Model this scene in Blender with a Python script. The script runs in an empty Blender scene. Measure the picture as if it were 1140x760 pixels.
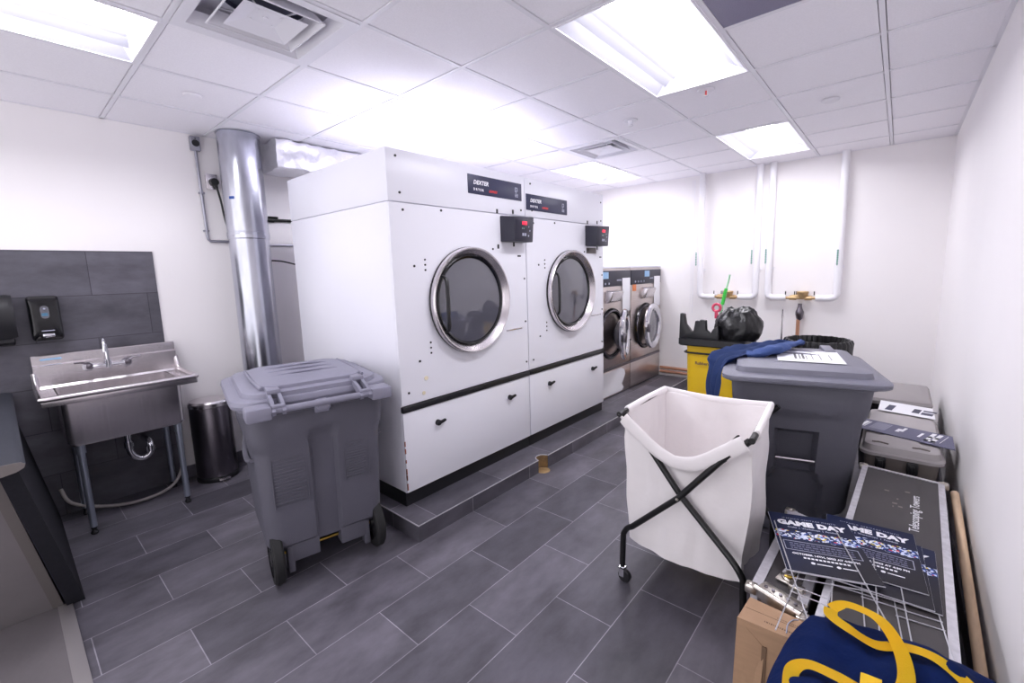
import bpy, bmesh, math, random
from mathutils import Matrix, Vector, noise
C = bpy.context.scene.collection
R = math.radians
PI = math.pi
random.seed(7)

# ------------------------------------------------------------------ materials
def nt(name):
    m = bpy.data.materials.new(name); m.use_nodes = True
    n = m.node_tree; b = n.nodes['Principled BSDF']
    return m, n, b

def lin(c):
    return tuple(((v/255)/12.92 if v/255 <= .04045 else (((v/255)+.055)/1.055)**2.4) for v in c) + (1,)

def mat(name, rgb, rough=.5, metal=0, bump=0, bscale=60, var=0, vscale=6, spec=.5, coat=0, stretch=None, emis=None, estr=0, alpha=1):
    m, n, b = nt(name)
    col = lin(rgb)
    b.inputs['Base Color'].default_value = col
    b.inputs['Roughness'].default_value = rough
    b.inputs['Metallic'].default_value = metal
    b.inputs['Specular IOR Level'].default_value = spec
    b.inputs['Coat Weight'].default_value = coat
    L = n.links; N = n.nodes
    tc = N.new('ShaderNodeTexCoord'); mp = N.new('ShaderNodeMapping')
    L.new(tc.outputs['Object'], mp.inputs[0])
    if stretch: mp.inputs['Scale'].default_value = stretch
    if var:
        t = N.new('ShaderNodeTexNoise'); t.inputs['Scale'].default_value = vscale; t.inputs['Detail'].default_value = 5
        L.new(mp.outputs[0], t.inputs['Vector'])
        r = N.new('ShaderNodeValToRGB')
        r.color_ramp.elements[0].position = .3; r.color_ramp.elements[1].position = .7
        r.color_ramp.elements[0].color = tuple(max(0, c*(1-var)) for c in col[:3])+(1,)
        r.color_ramp.elements[1].color = tuple(min(1, c*(1+var)) for c in col[:3])+(1,)
        L.new(t.outputs['Fac'], r.inputs[0]); L.new(r.outputs[0], b.inputs['Base Color'])
    if bump:
        t2 = N.new('ShaderNodeTexNoise'); t2.inputs['Scale'].default_value = bscale; t2.inputs['Detail'].default_value = 4
        L.new(mp.outputs[0], t2.inputs['Vector'])
        bp = N.new('ShaderNodeBump'); bp.inputs['Strength'].default_value = bump; bp.inputs['Distance'].default_value = .01
        L.new(t2.outputs['Fac'], bp.inputs['Height']); L.new(bp.outputs[0], b.inputs['Normal'])
    if emis:
        b.inputs['Emission Color'].default_value = lin(emis); b.inputs['Emission Strength'].default_value = estr
    return m

def tile_mat(name, axes, off, c1=(78,76,84), c2=(106,103,112), mortar=(150,147,156), rough=.36, bw=.609, rh=.3045, mw=.0022):
    """rectangular stone-look porcelain tiles; axes = (long axis, row axis) of object space, off = offsets"""
    m, n, b = nt(name); L = n.links; N = n.nodes
    tc = N.new('ShaderNodeTexCoord'); sp = N.new('ShaderNodeSeparateXYZ'); cb = N.new('ShaderNodeCombineXYZ')
    L.new(tc.outputs['Object'], sp.inputs[0])
    for i, (ax, o) in enumerate(zip(axes, off)):
        a = N.new('ShaderNodeMath'); a.operation = 'ADD'; a.inputs[1].default_value = o
        L.new(sp.outputs[ax], a.inputs[0]); L.new(a.outputs[0], cb.inputs[i])
    br = N.new('ShaderNodeTexBrick'); br.offset = .5; br.offset_frequency = 2; br.squash = 1
    br.inputs['Scale'].default_value = 1; br.inputs['Brick Width'].default_value = bw; br.inputs['Row Height'].default_value = rh
    br.inputs['Mortar Size'].default_value = mw; br.inputs['Mortar Smooth'].default_value = .1; br.inputs['Bias'].default_value = 0
    br.inputs['Color1'].default_value = lin(c1); br.inputs['Color2'].default_value = lin(c2); br.inputs['Mortar'].default_value = lin(mortar)
    L.new(cb.outputs[0], br.inputs['Vector'])
    # cloudy stone look
    t = N.new('ShaderNodeTexNoise'); t.inputs['Scale'].default_value = 3.2; t.inputs['Detail'].default_value = 8; t.inputs['Roughness'].default_value = .62
    mp = N.new('ShaderNodeMapping'); L.new(cb.outputs[0], mp.inputs[0]); mp.inputs['Scale'].default_value = (1, 1.9, 1)
    L.new(mp.outputs[0], t.inputs['Vector'])
    r = N.new('ShaderNodeMapRange'); r.inputs[1].default_value = .3; r.inputs[2].default_value = .7; r.inputs[3].default_value = .62; r.inputs[4].default_value = 1.38
    L.new(t.outputs['Fac'], r.inputs[0])
    mx = N.new('ShaderNodeMix'); mx.data_type = 'RGBA'; mx.blend_type = 'MULTIPLY'; mx.inputs[0].default_value = 1
    L.new(br.outputs['Color'], mx.inputs[6]); L.new(r.outputs[0], mx.inputs[7])
    L.new(mx.outputs[2], b.inputs['Base Color'])
    t3 = N.new('ShaderNodeTexNoise'); t3.inputs['Scale'].default_value = 90; t3.inputs['Detail'].default_value = 3
    L.new(cb.outputs[0], t3.inputs['Vector'])
    r3 = N.new('ShaderNodeMapRange'); r3.inputs[3].default_value = rough-.06; r3.inputs[4].default_value = rough+.14
    L.new(t3.outputs['Fac'], r3.inputs[0]); L.new(r3.outputs[0], b.inputs['Roughness'])
    ad = N.new('ShaderNodeMath'); ad.operation = 'MULTIPLY_ADD'; ad.inputs[1].default_value = -1.0
    L.new(br.outputs['Fac'], ad.inputs[0])
    mt = N.new('ShaderNodeMath'); mt.operation = 'MULTIPLY'; mt.inputs[1].default_value = .35
    L.new(t3.outputs['Fac'], mt.inputs[0]); L.new(mt.outputs[0], ad.inputs[2])
    bp = N.new('ShaderNodeBump'); bp.inputs['Strength'].default_value = .35; bp.inputs['Distance'].default_value = .002
    L.new(ad.outputs[0], bp.inputs['Height']); L.new(bp.outputs[0], b.inputs['Normal'])
    return m

M = {}
M['wall'] = mat('painted_wall', (243, 240, 240), .7, bump=.05, bscale=220, var=.012, vscale=1.5)
M['tile_floor'] = tile_mat('slate_look_floor_tile', (1, 0), (.2445 + .609*20, -.4727 + .3045*20))
M['tile_side'] = tile_mat('slate_look_riser_tile', (1, 2), (.2445 + .609*20, .15 + .3045*2))
M['tile_side_x'] = tile_mat('slate_look_riser_tile_short', (0, 2), (.1 + .609*20, .15 + .3045*2))
M['tile_wall'] = tile_mat('slate_look_wall_tile', (1, 2), (-.72+.3045 + .609*20, -1.83+.3045*20), mortar=(52, 50, 58), c1=(80, 79, 87), c2=(94, 92, 101))
M['ceil'] = mat('acoustic_ceiling_tile', (244, 242, 247), .9, bump=.04, bscale=500, var=.03, vscale=160)
M['tbar'] = mat('white_ceiling_bar', (232, 231, 237), .45)
M['white_metal'] = mat('white_enamel_steel', (234, 234, 242), .32, var=.012, vscale=2)
M['white_metal2'] = mat('white_enamel_drawer', (238, 238, 245), .3)
M['steel'] = mat('brushed_stainless', (222, 217, 219), .27, 1, bump=.05, bscale=40, stretch=(1, 30, 1), var=.06, vscale=3)
M['steel_v'] = mat('brushed_stainless_panel', (208, 198, 193), .3, 1, bump=.05, bscale=40, stretch=(1, 1, 30), var=.08, vscale=3)
M['steel_dark'] = mat('dark_brushed_steel', (120, 115, 122), .3, 1, bump=.05, bscale=40, stretch=(30, 30, 1))
M['chrome'] = mat('chrome', (225, 225, 230), .08, 1)
M['galv'] = mat('galvanised_duct', (190, 192, 202), .22, 1, bump=.08, bscale=9, var=.14, vscale=14, stretch=(1, 1, .25))
M['foil'] = mat('foil_wrap', (240, 240, 245), .3, .6, bump=1.0, bscale=22, var=.05)
M['conduit'] = mat('galvanised_conduit', (165, 165, 175), .4, 1)
M['black'] = mat('black_plastic', (26, 26, 30), .38)
M['black_gloss'] = mat('glossy_black_plastic', (18, 18, 22), .15)
M['rubber'] = mat('black_rubber', (22, 22, 24), .7)
M['black_steel'] = mat('black_powder_steel', (16, 16, 18), .35)
M['cord'] = mat('black_cord', (20, 20, 22), .5)
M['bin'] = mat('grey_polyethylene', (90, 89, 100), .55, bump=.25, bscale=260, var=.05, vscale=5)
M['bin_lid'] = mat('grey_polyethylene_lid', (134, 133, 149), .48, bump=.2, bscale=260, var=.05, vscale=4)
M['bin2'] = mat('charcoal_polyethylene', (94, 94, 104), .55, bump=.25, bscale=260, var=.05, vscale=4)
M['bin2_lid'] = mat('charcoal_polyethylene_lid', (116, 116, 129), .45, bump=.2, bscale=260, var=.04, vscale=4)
M['navy_plate'] = mat('navy_badge', (44, 46, 76), .4)
M['text_white'] = mat('white_print', (240, 240, 245), .5)
M['text_red'] = mat('red_print', (215, 60, 60), .5)
M['text_grey'] = mat('grey_print', (170, 172, 190), .5)
M['ctrl'] = mat('dark_control_housing', (44, 44, 58), .45)
M['ctrl_face'] = mat('dark_control_face', (36, 34, 52), .35)
M['led'] = mat('red_display', (235, 30, 60), .3, emis=(255, 30, 60), estr=.6)
M['green'] = mat('green_print', (60, 170, 110), .5)
M['glass'] = None
M['canvas'] = mat('white_canvas', (240, 236, 236), .85, bump=.5, bscale=9, var=.02, vscale=5)
M['cardboard'] = mat('cardboard', (176, 142, 112), .8, bump=.1, bscale=120, var=.06, vscale=12, stretch=(1, 1, 6))
M['card_dark'] = mat('cardboard_inside', (120, 95, 74), .85)
M['tape'] = mat('brown_packing_tape', (186, 152, 118), .3)
M['label_yellow'] = mat('yellow_label', (220, 200, 60), .5)
M['case_panel'] = mat('black_laminate_case', (62, 58, 60), .5, bump=.15, bscale=300, var=.10, vscale=8)
M['alu'] = mat('scuffed_aluminium', (200, 198, 204), .4, .25, bump=.1, bscale=120, var=.12, vscale=40)
M['nickel'] = mat('nickel_hardware', (200, 194, 186), .3, 1, var=.2, vscale=60)
M['gold'] = mat('brass_hardware', (190, 160, 80), .3, 1)
M['navy_sign'] = None
M['sign_edge'] = mat('white_corrugated_edge', (215, 215, 222), .6)
M['wire'] = mat('galvanised_wire', (205, 205, 210), .35, .8)
M['denim'] = mat('navy_canvas', (14, 30, 74), .95, spec=.1, bump=1.0, bscale=16, var=.12, vscale=9)
M['yellow_strap'] = mat('yellow_webbing', (255, 208, 12), .7, bump=.3, bscale=300, var=.04)
M['maize'] = mat('yellow_felt_letter', (240, 200, 40), .8)
M['blue_cloth'] = mat('blue_cloth', (52, 74, 128), .85, bump=.25, bscale=250, var=.08, vscale=7)
M['yellow_vinyl'] = mat('yellow_vinyl', (238, 196, 20), .4, bump=.2, bscale=20, var=.04)
M['bag_black'] = mat('black_bin_liner', (20, 20, 23), .34, bump=.5, bscale=26, stretch=(1, 1, .5))
M['tote'] = mat('grey_tote_plastic', (160, 156, 156), .5, var=.03)
M['tote_lid'] = mat('light_grey_tote_lid', (178, 173, 173), .45, var=.03)
M['tote_body'] = mat('taupe_tote_body', (122, 114, 110), .5)
M['grey_lid'] = mat('warm_grey_lid', (150, 145, 145), .5)
M['paper'] = mat('white_paper', (238, 238, 242), .7)
M['slate_card'] = mat('slate_blue_card', (92, 92, 120), .5)
M['wood'] = mat('pale_wood', (232, 202, 168), .55, bump=.1, bscale=30, var=.08, vscale=14, stretch=(6, .5, 6))
M['copper'] = mat('copper_pipe', (196, 146, 120), .4, .6)
M['brass'] = mat('brass_valve', (196, 166, 122), .4, .5, var=.15, vscale=30)
M['pvc'] = mat('white_pipe_jacket', (238, 237, 241), .4)
M['bright_green'] = mat('bright_green_plastic', (70, 215, 80), .4)
M['pale_green'] = mat('pale_green_bristle', (190, 240, 200), .8)
M['pink'] = mat('pink_plastic', (226, 80, 110), .4)
M['blue_label'] = mat('blue_label', (150, 190, 225), .4)
M['orange_label'] = mat('orange_label', (225, 130, 70), .5)
M['blue_tape'] = mat('blue_tape', (40, 80, 160), .5)
M['hall_floor'] = mat('grey_concrete', (118, 113, 116), .6, bump=.1, bscale=30, var=.06, vscale=5)
M['laminate'] = mat('slate_laminate', (56, 58, 66), .6, spec=.2, bump=.2, bscale=300, var=.16, vscale=90)
M['laminate_dark'] = mat('dark_laminate', (38, 38, 44), .6, spec=.2, bump=.1, bscale=300, var=.1, vscale=60)
M['endcap'] = mat('brown_grey_edge', (112, 106, 104), .55)
M['panel_grey'] = mat('light_grey_panel', (124, 119, 121), .5, var=.05, vscale=6)
M['grille'] = mat('grey_return_tile', (140, 136, 158), .8, bump=.4, bscale=300, var=.12, vscale=260)
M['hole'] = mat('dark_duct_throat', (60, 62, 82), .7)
M['hose'] = mat('grey_hose', (178, 172, 170), .5)
M['leg_steel'] = mat('blue_grey_galvanised_leg', (178, 186, 200), .28, .85)
M['reflector'] = mat('white_reflector', (190, 190, 200), .55)
M['yellow_pvc'] = mat('yellowed_plug', (236, 226, 196), .5)
M['rust'] = mat('rust_mark', (150, 80, 60), .7)

def emit(name, rgb, s):
    m, n, b = nt(name); b.inputs['Base Color'].default_value = (.8, .8, .8, 1)
    b.inputs['Emission Color'].default_value = rgb+(1,); b.inputs['Emission Strength'].default_value = s
    return m
LIGHT = 16.0
M['diffuser'] = emit('lit_diffuser', (.955, .94, 1.0), LIGHT)

def glass_mat():
    m, n, b = nt('smoked_door_glass')
    b.inputs['Base Color'].default_value = (.10, .10, .125, 1); b.inputs['Roughness'].default_value = .03
    b.inputs['Specular IOR Level'].default_value = .9; b.inputs['Coat Weight'].default_value = .6
    b.inputs['Coat Roughness'].default_value = .02
    return m
M['glass'] = glass_mat()

def sign_mat():
    """yard sign print: navy fading to charcoal in the lower corner, a band of scattered small emblems"""
    m, n, b = nt('yard_sign_print'); L = n.links; N = n.nodes
    b.inputs['Roughness'].default_value = .6; b.inputs['Specular IOR Level'].default_value = .25
    tc = N.new('ShaderNodeTexCoord'); sp = N.new('ShaderNodeSeparateXYZ'); L.new(tc.outputs['Object'], sp.inputs[0])
    base = N.new('ShaderNodeValToRGB')  # diagonal from navy to charcoal
    a = N.new('ShaderNodeMath'); a.operation = 'SUBTRACT'; L.new(sp.outputs[0], a.inputs[0]); L.new(sp.outputs[1], a.inputs[1])
    mr = N.new('ShaderNodeMapRange'); mr.inputs[1].default_value = -.1; mr.inputs[2].default_value = .24
    L.new(a.outputs[0], mr.inputs[0]); L.new(mr.outputs[0], base.inputs[0])
    base.color_ramp.elements[0].color = lin((17, 28, 64)); base.color_ramp.elements[1].color = lin((36, 34, 42))
    vo = N.new('ShaderNodeTexVoronoi'); vo.inputs['Scale'].default_value = 125; L.new(tc.outputs['Object'], vo.inputs['Vector'])
    vr = N.new('ShaderNodeValToRGB'); vr.color_ramp.interpolation = 'CONSTANT'
    el = vr.color_ramp.elements
    el[0].position = 0; el[0].color = lin((30, 44, 90))
    el[1].position = .38; el[1].color = lin((205, 215, 240))
    for p, c in ((.60, (60, 90, 170)), (.7, (230, 235, 245)), (.80, (200, 60, 60)), (.86, (30, 44, 90)), (.94, (220, 200, 60))):
        e = el.new(p); e.color = lin(c)
    sc = N.new('ShaderNodeSeparateColor'); L.new(vo.outputs['Color'], sc.inputs[0]); L.new(sc.outputs[0], vr.inputs[0])
    nz = N.new('ShaderNodeTexNoise'); nz.inputs['Scale'].default_value = 30; L.new(tc.outputs['Object'], nz.inputs['Vector'])
    # band mask along y with wobble
    w = N.new('ShaderNodeMath'); w.operation = 'MULTIPLY_ADD'; w.inputs[1].default_value = .03; L.new(nz.outputs['Fac'], w.inputs[0]); L.new(sp.outputs[1], w.inputs[2])
    cmp = N.new('ShaderNodeMath'); cmp.operation = 'COMPARE'; cmp.inputs[1].default_value = .055; cmp.inputs[2].default_value = .028
    L.new(w.outputs[0], cmp.inputs[0])
    mx = N.new('ShaderNodeMix'); mx.data_type = 'RGBA'; L.new(cmp.outputs[0], mx.inputs[0]); L.new(base.outputs[0], mx.inputs[6]); L.new(vr.outputs[0], mx.inputs[7])
    L.new(mx.outputs[2], b.inputs['Base Color'])
    return m
M['navy_sign'] = sign_mat()

# ------------------------------------------------------------------ mesh builder
class B:
    def __init__(s): s.bm = bmesh.new()
    def _xf(s, vs, mtx):
        if mtx is not None: bmesh.ops.transform(s.bm, matrix=mtx, verts=vs)
    def box(s, x0, x1, y0, y1, z0, z1, bev=0, seg=2, m=None):
        t = bmesh.new(); bmesh.ops.create_cube(t, size=1)
        for v in t.verts:
            v.co = Vector(((x0+x1)/2 + v.co.x*(x1-x0), (y0+y1)/2 + v.co.y*(y1-y0), (z0+z1)/2 + v.co.z*(z1-z0)))
        if bev: bmesh.ops.bevel(t, geom=list(t.edges), offset=bev, segments=seg, profile=.5, affect='EDGES')
        return s._join(t, m)
    def _join(s, t, m=None):
        if m is not None: bmesh.ops.transform(t, matrix=m, verts=t.verts)
        me = bpy.data.meshes.new('tmp'); t.to_mesh(me); t.free()
        s.bm.from_mesh(me); bpy.data.meshes.remove(me); return s
    def cyl(s, p0, p1, r0, r1=None, n=24, cap=True):
        r1 = r0 if r1 is None else r1
        p0 = Vector(p0); p1 = Vector(p1); d = p1-p0
        t = bmesh.new(); bmesh.ops.create_cone(t, cap_ends=cap, segments=n, radius1=r0, radius2=r1, depth=d.length)
        q = d.to_track_quat('Z', 'Y').to_matrix().to_4x4()
        return s._join(t, Matrix.Translation((p0+p1)/2) @ q)
    def ball(s, c, r, sc=(1, 1, 1), n=16):
        t = bmesh.new(); bmesh.ops.create_uvsphere(t, u_segments=n, v_segments=n//2+2, radius=r)
        return s._join(t, Matrix.Translation(c) @ Matrix.Diagonal((*sc, 1)))
    def torus(s, c, Rr, r, axis='X', n=48, k=12, sc=(1, 1, 1)):
        t = bmesh.new(); g = []
        for i in range(n):
            a = 2*PI*i/n; ring = []
            for j in range(k):
                b = 2*PI*j/k; rr = Rr+r*math.cos(b)
                ring.append(t.verts.new((rr*math.cos(a), rr*math.sin(a), r*math.sin(b))))
            g.append(ring)
        for i in range(n):
            for j in range(k):
                t.faces.new((g[i][j], g[(i+1) % n][j], g[(i+1) % n][(j+1) % k], g[i][(j+1) % k]))
        return s._join(t, Matrix.Translation(c) @ axm(axis) @ Matrix.Diagonal((*sc, 1)))
    def lathe(s, prof, c=(0, 0, 0), axis='Z', n=48, cap=False):
        t = bmesh.new(); g = []
        for (r, z) in prof:
            g.append([t.verts.new((r*math.cos(2*PI*i/n), r*math.sin(2*PI*i/n), z)) for i in range(n)])
        for a in range(len(g)-1):
            for i in range(n):
                t.faces.new((g[a][i], g[a][(i+1) % n], g[a+1][(i+1) % n], g[a+1][i]))
        if cap: t.faces.new(g[0][::-1]); t.faces.new(g[-1])
        return s._join(t, Matrix.Translation(c) @ axm(axis))
    def tube(s, pts, r, n=10, close=False, smooth=0, cap=True, sc=None):
        P = [Vector(p) for p in pts]
        if smooth: P = catmull(P, smooth, close)
        rr = r if isinstance(r, (list, tuple)) else None
        t = bmesh.new(); g = []; N = len(P); up = None
        for i, p in enumerate(P):
            a = P[i-1] if (i > 0 or close) else P[i]; b = P[(i+1) % N] if (i < N-1 or close) else P[i]
            d = (b-a).normalized()
            if up is None:
                up = Vector((0, 0, 1)) if abs(d.z) < .9 else Vector((1, 0, 0))
            x = d.cross(up).normalized(); y = x.cross(d).normalized(); up = y
            q = rr[min(len(rr)-1, int(i*len(rr)/N))] if rr else r
            sx, sy = sc or (1, 1)
            g.append([t.verts.new(p + q*(sx*math.cos(2*PI*k/n)*x + sy*math.sin(2*PI*k/n)*y)) for k in range(n)])
        for i in range(N if close else N-1):
            for k in range(n):
                t.faces.new((g[i][k], g[i][(k+1) % n], g[(i+1) % N][(k+1) % n], g[(i+1) % N][k]))
        if cap and not close: t.faces.new(g[0][::-1]); t.faces.new(g[-1])
        bmesh.ops.recalc_face_normals(t, faces=t.faces)
        return s._join(t)
    def prism(s, poly, z0, z1, m=None, bev=0):
        t = bmesh.new()
        a = [t.verts.new((x, y, z0)) for x, y in poly]; b = [t.verts.new((x, y, z1)) for x, y in poly]
        n = len(poly); t.faces.new(a[::-1]); t.faces.new(b)
        for i in range(n): t.faces.new((a[i], a[(i+1) % n], b[(i+1) % n], b[i]))
        bmesh.ops.recalc_face_normals(t, faces=t.faces)
        if bev: bmesh.ops.bevel(t, geom=list(t.edges), offset=bev, segments=2, profile=.5, affect='EDGES')
        return s._join(t, m)
    def loft(s, rings, cap0=True, cap1=True, m=None):
        t = bmesh.new(); g = [[t.verts.new(p) for p in r] for r in rings]; n = len(rings[0])
        for a in range(len(g)-1):
            for i in range(n): t.faces.new((g[a][i], g[a][(i+1) % n], g[a+1][(i+1) % n], g[a+1][i]))
        if cap0: t.faces.new(g[0][::-1])
        if cap1: t.faces.new(g[-1])
        bmesh.ops.recalc_face_normals(t, faces=t.faces)
        return s._join(t, m)
    def grid(s, f, nu, nv, thick=0):
        t = bmesh.new(); g = [[t.verts.new(f(i/nu, j/nv)) for j in range(nv+1)] for i in range(nu+1)]
        for i in range(nu):
            for j in range(nv): t.faces.new((g[i][j], g[i+1][j], g[i+1][j+1], g[i][j+1]))
        if thick:
            bmesh.ops.solidify(t, geom=list(t.faces), thickness=thick)
        return s._join(t)
    def quadbox(s, P, Q):
        """hexahedron from 4 lower points P and 4 upper points Q"""
        t = bmesh.new(); a = [t.verts.new(p) for p in P]; b = [t.verts.new(p) for p in Q]
        t.faces.new(a[::-1]); t.faces.new(b)
        for i in range(4): t.faces.new((a[i], a[(i+1) % 4], b[(i+1) % 4], b[i]))
        bmesh.ops.recalc_face_normals(t, faces=t.faces)
        return s._join(t)

def axm(axis):
    if axis == 'X': return Matrix.Rotation(PI/2, 4, 'Y')
    if axis == 'Y': return Matrix.Rotation(-PI/2, 4, 'X')
    return Matrix.Identity(4)

def catmull(P, k, close=False):
    out = []; n = len(P)
    for i in range(n if close else n-1):
        p0 = P[(i-1) % n] if (i > 0 or close) else P[i]; p1 = P[i]; p2 = P[(i+1) % n]; p3 = P[(i+2) % n] if (i+2 < n or close) else p2
        for j in range(k):
            t = j/k
            out.append(.5*((2*p1) + (p2-p0)*t + (2*p0-5*p1+4*p2-p3)*t*t + (3*p1-p0-3*p2+p3)*t**3))
    if not close: out.append(P[-1])
    return out

def rrect(hx, hy, r, n=8, cx=0, cy=0, z=0, side=6):
    """rounded rectangle ring with points along its sides"""
    r = min(r, hx-1e-4, hy-1e-4); pts = []
    cs = [(hx-r, hy-r, 0), (-hx+r, hy-r, 90), (-hx+r, -hy+r, 180), (hx-r, -hy+r, 270)]
    for k, (x, y, a0) in enumerate(cs):
        arc = [(x+r*math.cos(R(a0+90*i/n)), y+r*math.sin(R(a0+90*i/n))) for i in range(n+1)]
        pts += arc
        nx, ny, na = cs[(k+1) % 4]
        e = (nx+r*math.cos(R(na)), ny+r*math.sin(R(na)))
        for i in range(1, side): pts.append((arc[-1][0]+(e[0]-arc[-1][0])*i/side, arc[-1][1]+(e[1]-arc[-1][1])*i/side))
    return [Vector((cx+x, cy+y, z)) for x, y in pts]

ROOTM = {}
def obj(name, b, m, parent=None, world=False, smooth=35, sub=0):
    """link the builder's mesh as one object"""
    bm = b.bm if isinstance(b, B) else b
    if world and parent is not None:
        bmesh.ops.transform(bm, matrix=ROOTM[rootof(parent)].inverted(), verts=bm.verts)
    me = bpy.data.meshes.new(name); bm.to_mesh(me); bm.free()
    for x in (m if isinstance(m, (list, tuple)) else [m]): me.materials.append(x)
    if smooth:
        for p in me.polygons: p.use_smooth = True
        me.set_sharp_from_angle(angle=R(smooth))
    o = bpy.data.objects.new(name, me); C.objects.link(o)
    if parent is not None: o.parent = parent
    if sub:
        md = o.modifiers.new('smooth', 'SUBSURF'); md.levels = sub; md.render_levels = sub
    return o
def parts(name, b, m, parent=None, world=False, smooth=35):
    """each loose piece of the builder's mesh becomes a part of its own"""
    bm = b.bm if isinstance(b, B) else b
    left = set(bm.verts); out = []
    while left:
        st = [next(iter(left))]; isl = set(st); left.discard(st[0])
        while st:
            v = st.pop()
            for e in v.link_edges:
                o = e.other_vert(v)
                if o in left: left.discard(o); isl.add(o); st.append(o)
        out.append(isl)
    out.sort(key=lambda s: tuple(round(min(v.co[i] for v in s), 4) for i in range(3)))
    res = []
    for isl in out:
        nb = bmesh.new(); mp = {v: nb.verts.new(v.co) for v in isl}
        for f in {f for v in isl for f in v.link_faces}: nb.faces.new([mp[v] for v in f.verts])
        nb.normal_update(); res.append(obj(name, nb, m, parent, world, smooth))
    bm.free(); return res
def rootof(o):
    while o.parent: o = o.parent
    return o.name
def tag(o, label, cat, group=None, kind=None):
    o['label'] = label; o['category'] = cat
    if group: o['group'] = group
    if kind: o['kind'] = kind
    return o
def thing(name, label, cat, loc=(0, 0, 0), rotz=0, group=None):
    o = bpy.data.objects.new(name, None); C.objects.link(o); o.empty_display_size = .1
    o.location = loc; o.rotation_euler = (0, 0, rotz)
    ROOTM[o.name] = Matrix.Translation(loc) @ Matrix.Rotation(rotz, 4, 'Z')
    return tag(o, label, cat, group)
def struct(name, b, m, smooth=0):
    o = obj(name, b, m, smooth=smooth); o['kind'] = 'structure'; return o
def copy_tree(o, parent=None):
    c = o.copy(); C.objects.link(c); c.parent = parent
    for ch in list(o.children): copy_tree(ch, c)
    return c

def text_bm(s, size, mtx, ext=.0006, shear=0, align='LEFT', spacing=1, bold=0):
    cu = bpy.data.curves.new('t', 'FONT'); cu.body = s; cu.size = size; cu.extrude = ext; cu.shear = shear
    cu.align_x = align; cu.space_character = spacing; cu.resolution_u = 2; cu.offset = bold
    o = bpy.data.objects.new('t', cu); C.objects.link(o)
    dg = bpy.context.evaluated_depsgraph_get()
    me = bpy.data.meshes.new_from_object(o.evaluated_get(dg))
    bm = bmesh.new(); bm.from_mesh(me); bmesh.ops.transform(bm, matrix=mtx, verts=bm.verts)
    bpy.data.objects.remove(o); bpy.data.curves.remove(cu); bpy.data.meshes.remove(me)
    w = B(); w.bm.free(); w.bm = bm
    return w
def addtext(b, *a, **k):
    w = text_bm(*a, **k); b._join(w.bm)
def frame(origin, xdir, ydir):
    x = Vector(xdir).normalized(); y = Vector(ydir).normalized(); z = x.cross(y)
    m = Matrix.Identity(4)
    for i in range(3): m[i][0] = x[i]; m[i][1] = y[i]; m[i][2] = z[i]; m[i][3] = origin[i]
    return m

# ------------------------------------------------------------------ room dimensions
XL, XR, YB, YF, H = .03, 4.737, 5.93, -1.55, 2.756
T = .6096
PX, PY, PH = 2.30, 1.44, .107        # tiled platform under the machines

# ------------------------------------------------------------------ setting
def build_room():
    b = B(); b.box(XL-.1, XR+.1, -.0, YB+.1, -.08, 0)
    struct('floor', b, M['tile_floor'])
    b = B(); b.box(XL-.1, XR+.1, YF-.1, -.0, -.08, 0)
    struct('floor', b, M['hall_floor'])
    b = B(); b.box(XL-.1, XL, YF-.1, YB+.1, 0, H+.3); struct('wall_left', b, M['wall'])
    b = B(); b.box(XR, XR+.1, YF-.1, YB+.1, 0, H+.3); struct('wall_right', b, M['wall'])
    b = B(); b.box(XL, XR, YB, YB+.1, 0, H+.3); struct('wall_back', b, M['wall'])

    # tiled splash behind the sink
    b = B(); b.box(XL, XL+.012, -.9, .785, 0, 1.835); struct('trim_1', b, M['tile_wall'])
    b = B(); b.box(XL, XL+.012, .785, YB, 0, .10); struct('baseboard_left', b, M['tile_side'])
    b = B(); b.box(XR-.012, XR, .02, YB, 0, .10); struct('baseboard_right', b, M['tile_side'])
    b = B(); b.box(PX+.06, XR-.012, YB-.012, YB, 0, .10); struct('baseboard_back', b, M['tile_side_x'])
    # steel threshold strip
    b = B(); b.box(1.29, XR, -.02, .032, 0, .006, .002); struct('trim_2', b, mat('dull_threshold_metal', (170, 165, 166), .5, .4), 35)
    # platform with a semicircular bite for the floor drain
    cy, r = 2.672, .062
    poly = [(XL+.012, PY), (PX, PY)]
    poly += [(PX, cy-r)] + [(PX - r*math.sin(PI*i/16)*1.0, cy - r*math.cos(PI*i/16)) for i in range(1, 16)] + [(PX, cy+r)]
    poly += [(PX, YB), (XL+.012, YB)]
    b = B(); b.prism(poly, 0, PH); o = struct('floor', b, [M['tile_floor'], M['tile_side'], M['tile_side_x']])
    for p in o.data.polygons:
        if abs(p.normal.z) < .5: p.material_index = 1 if abs(p.normal.x) > abs(p.normal.y) else 2
    # metal nosing along the platform edge
    e = [(XL+.02, PY-.002, PH)] + [(x+.001, y, PH) for x, y in poly[1:-2]] + [(PX+.001, YB-.01, PH)]
    b = B(); b.tube(e, .0042, 6); struct('trim_3', b, M['alu'], 35)

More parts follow.
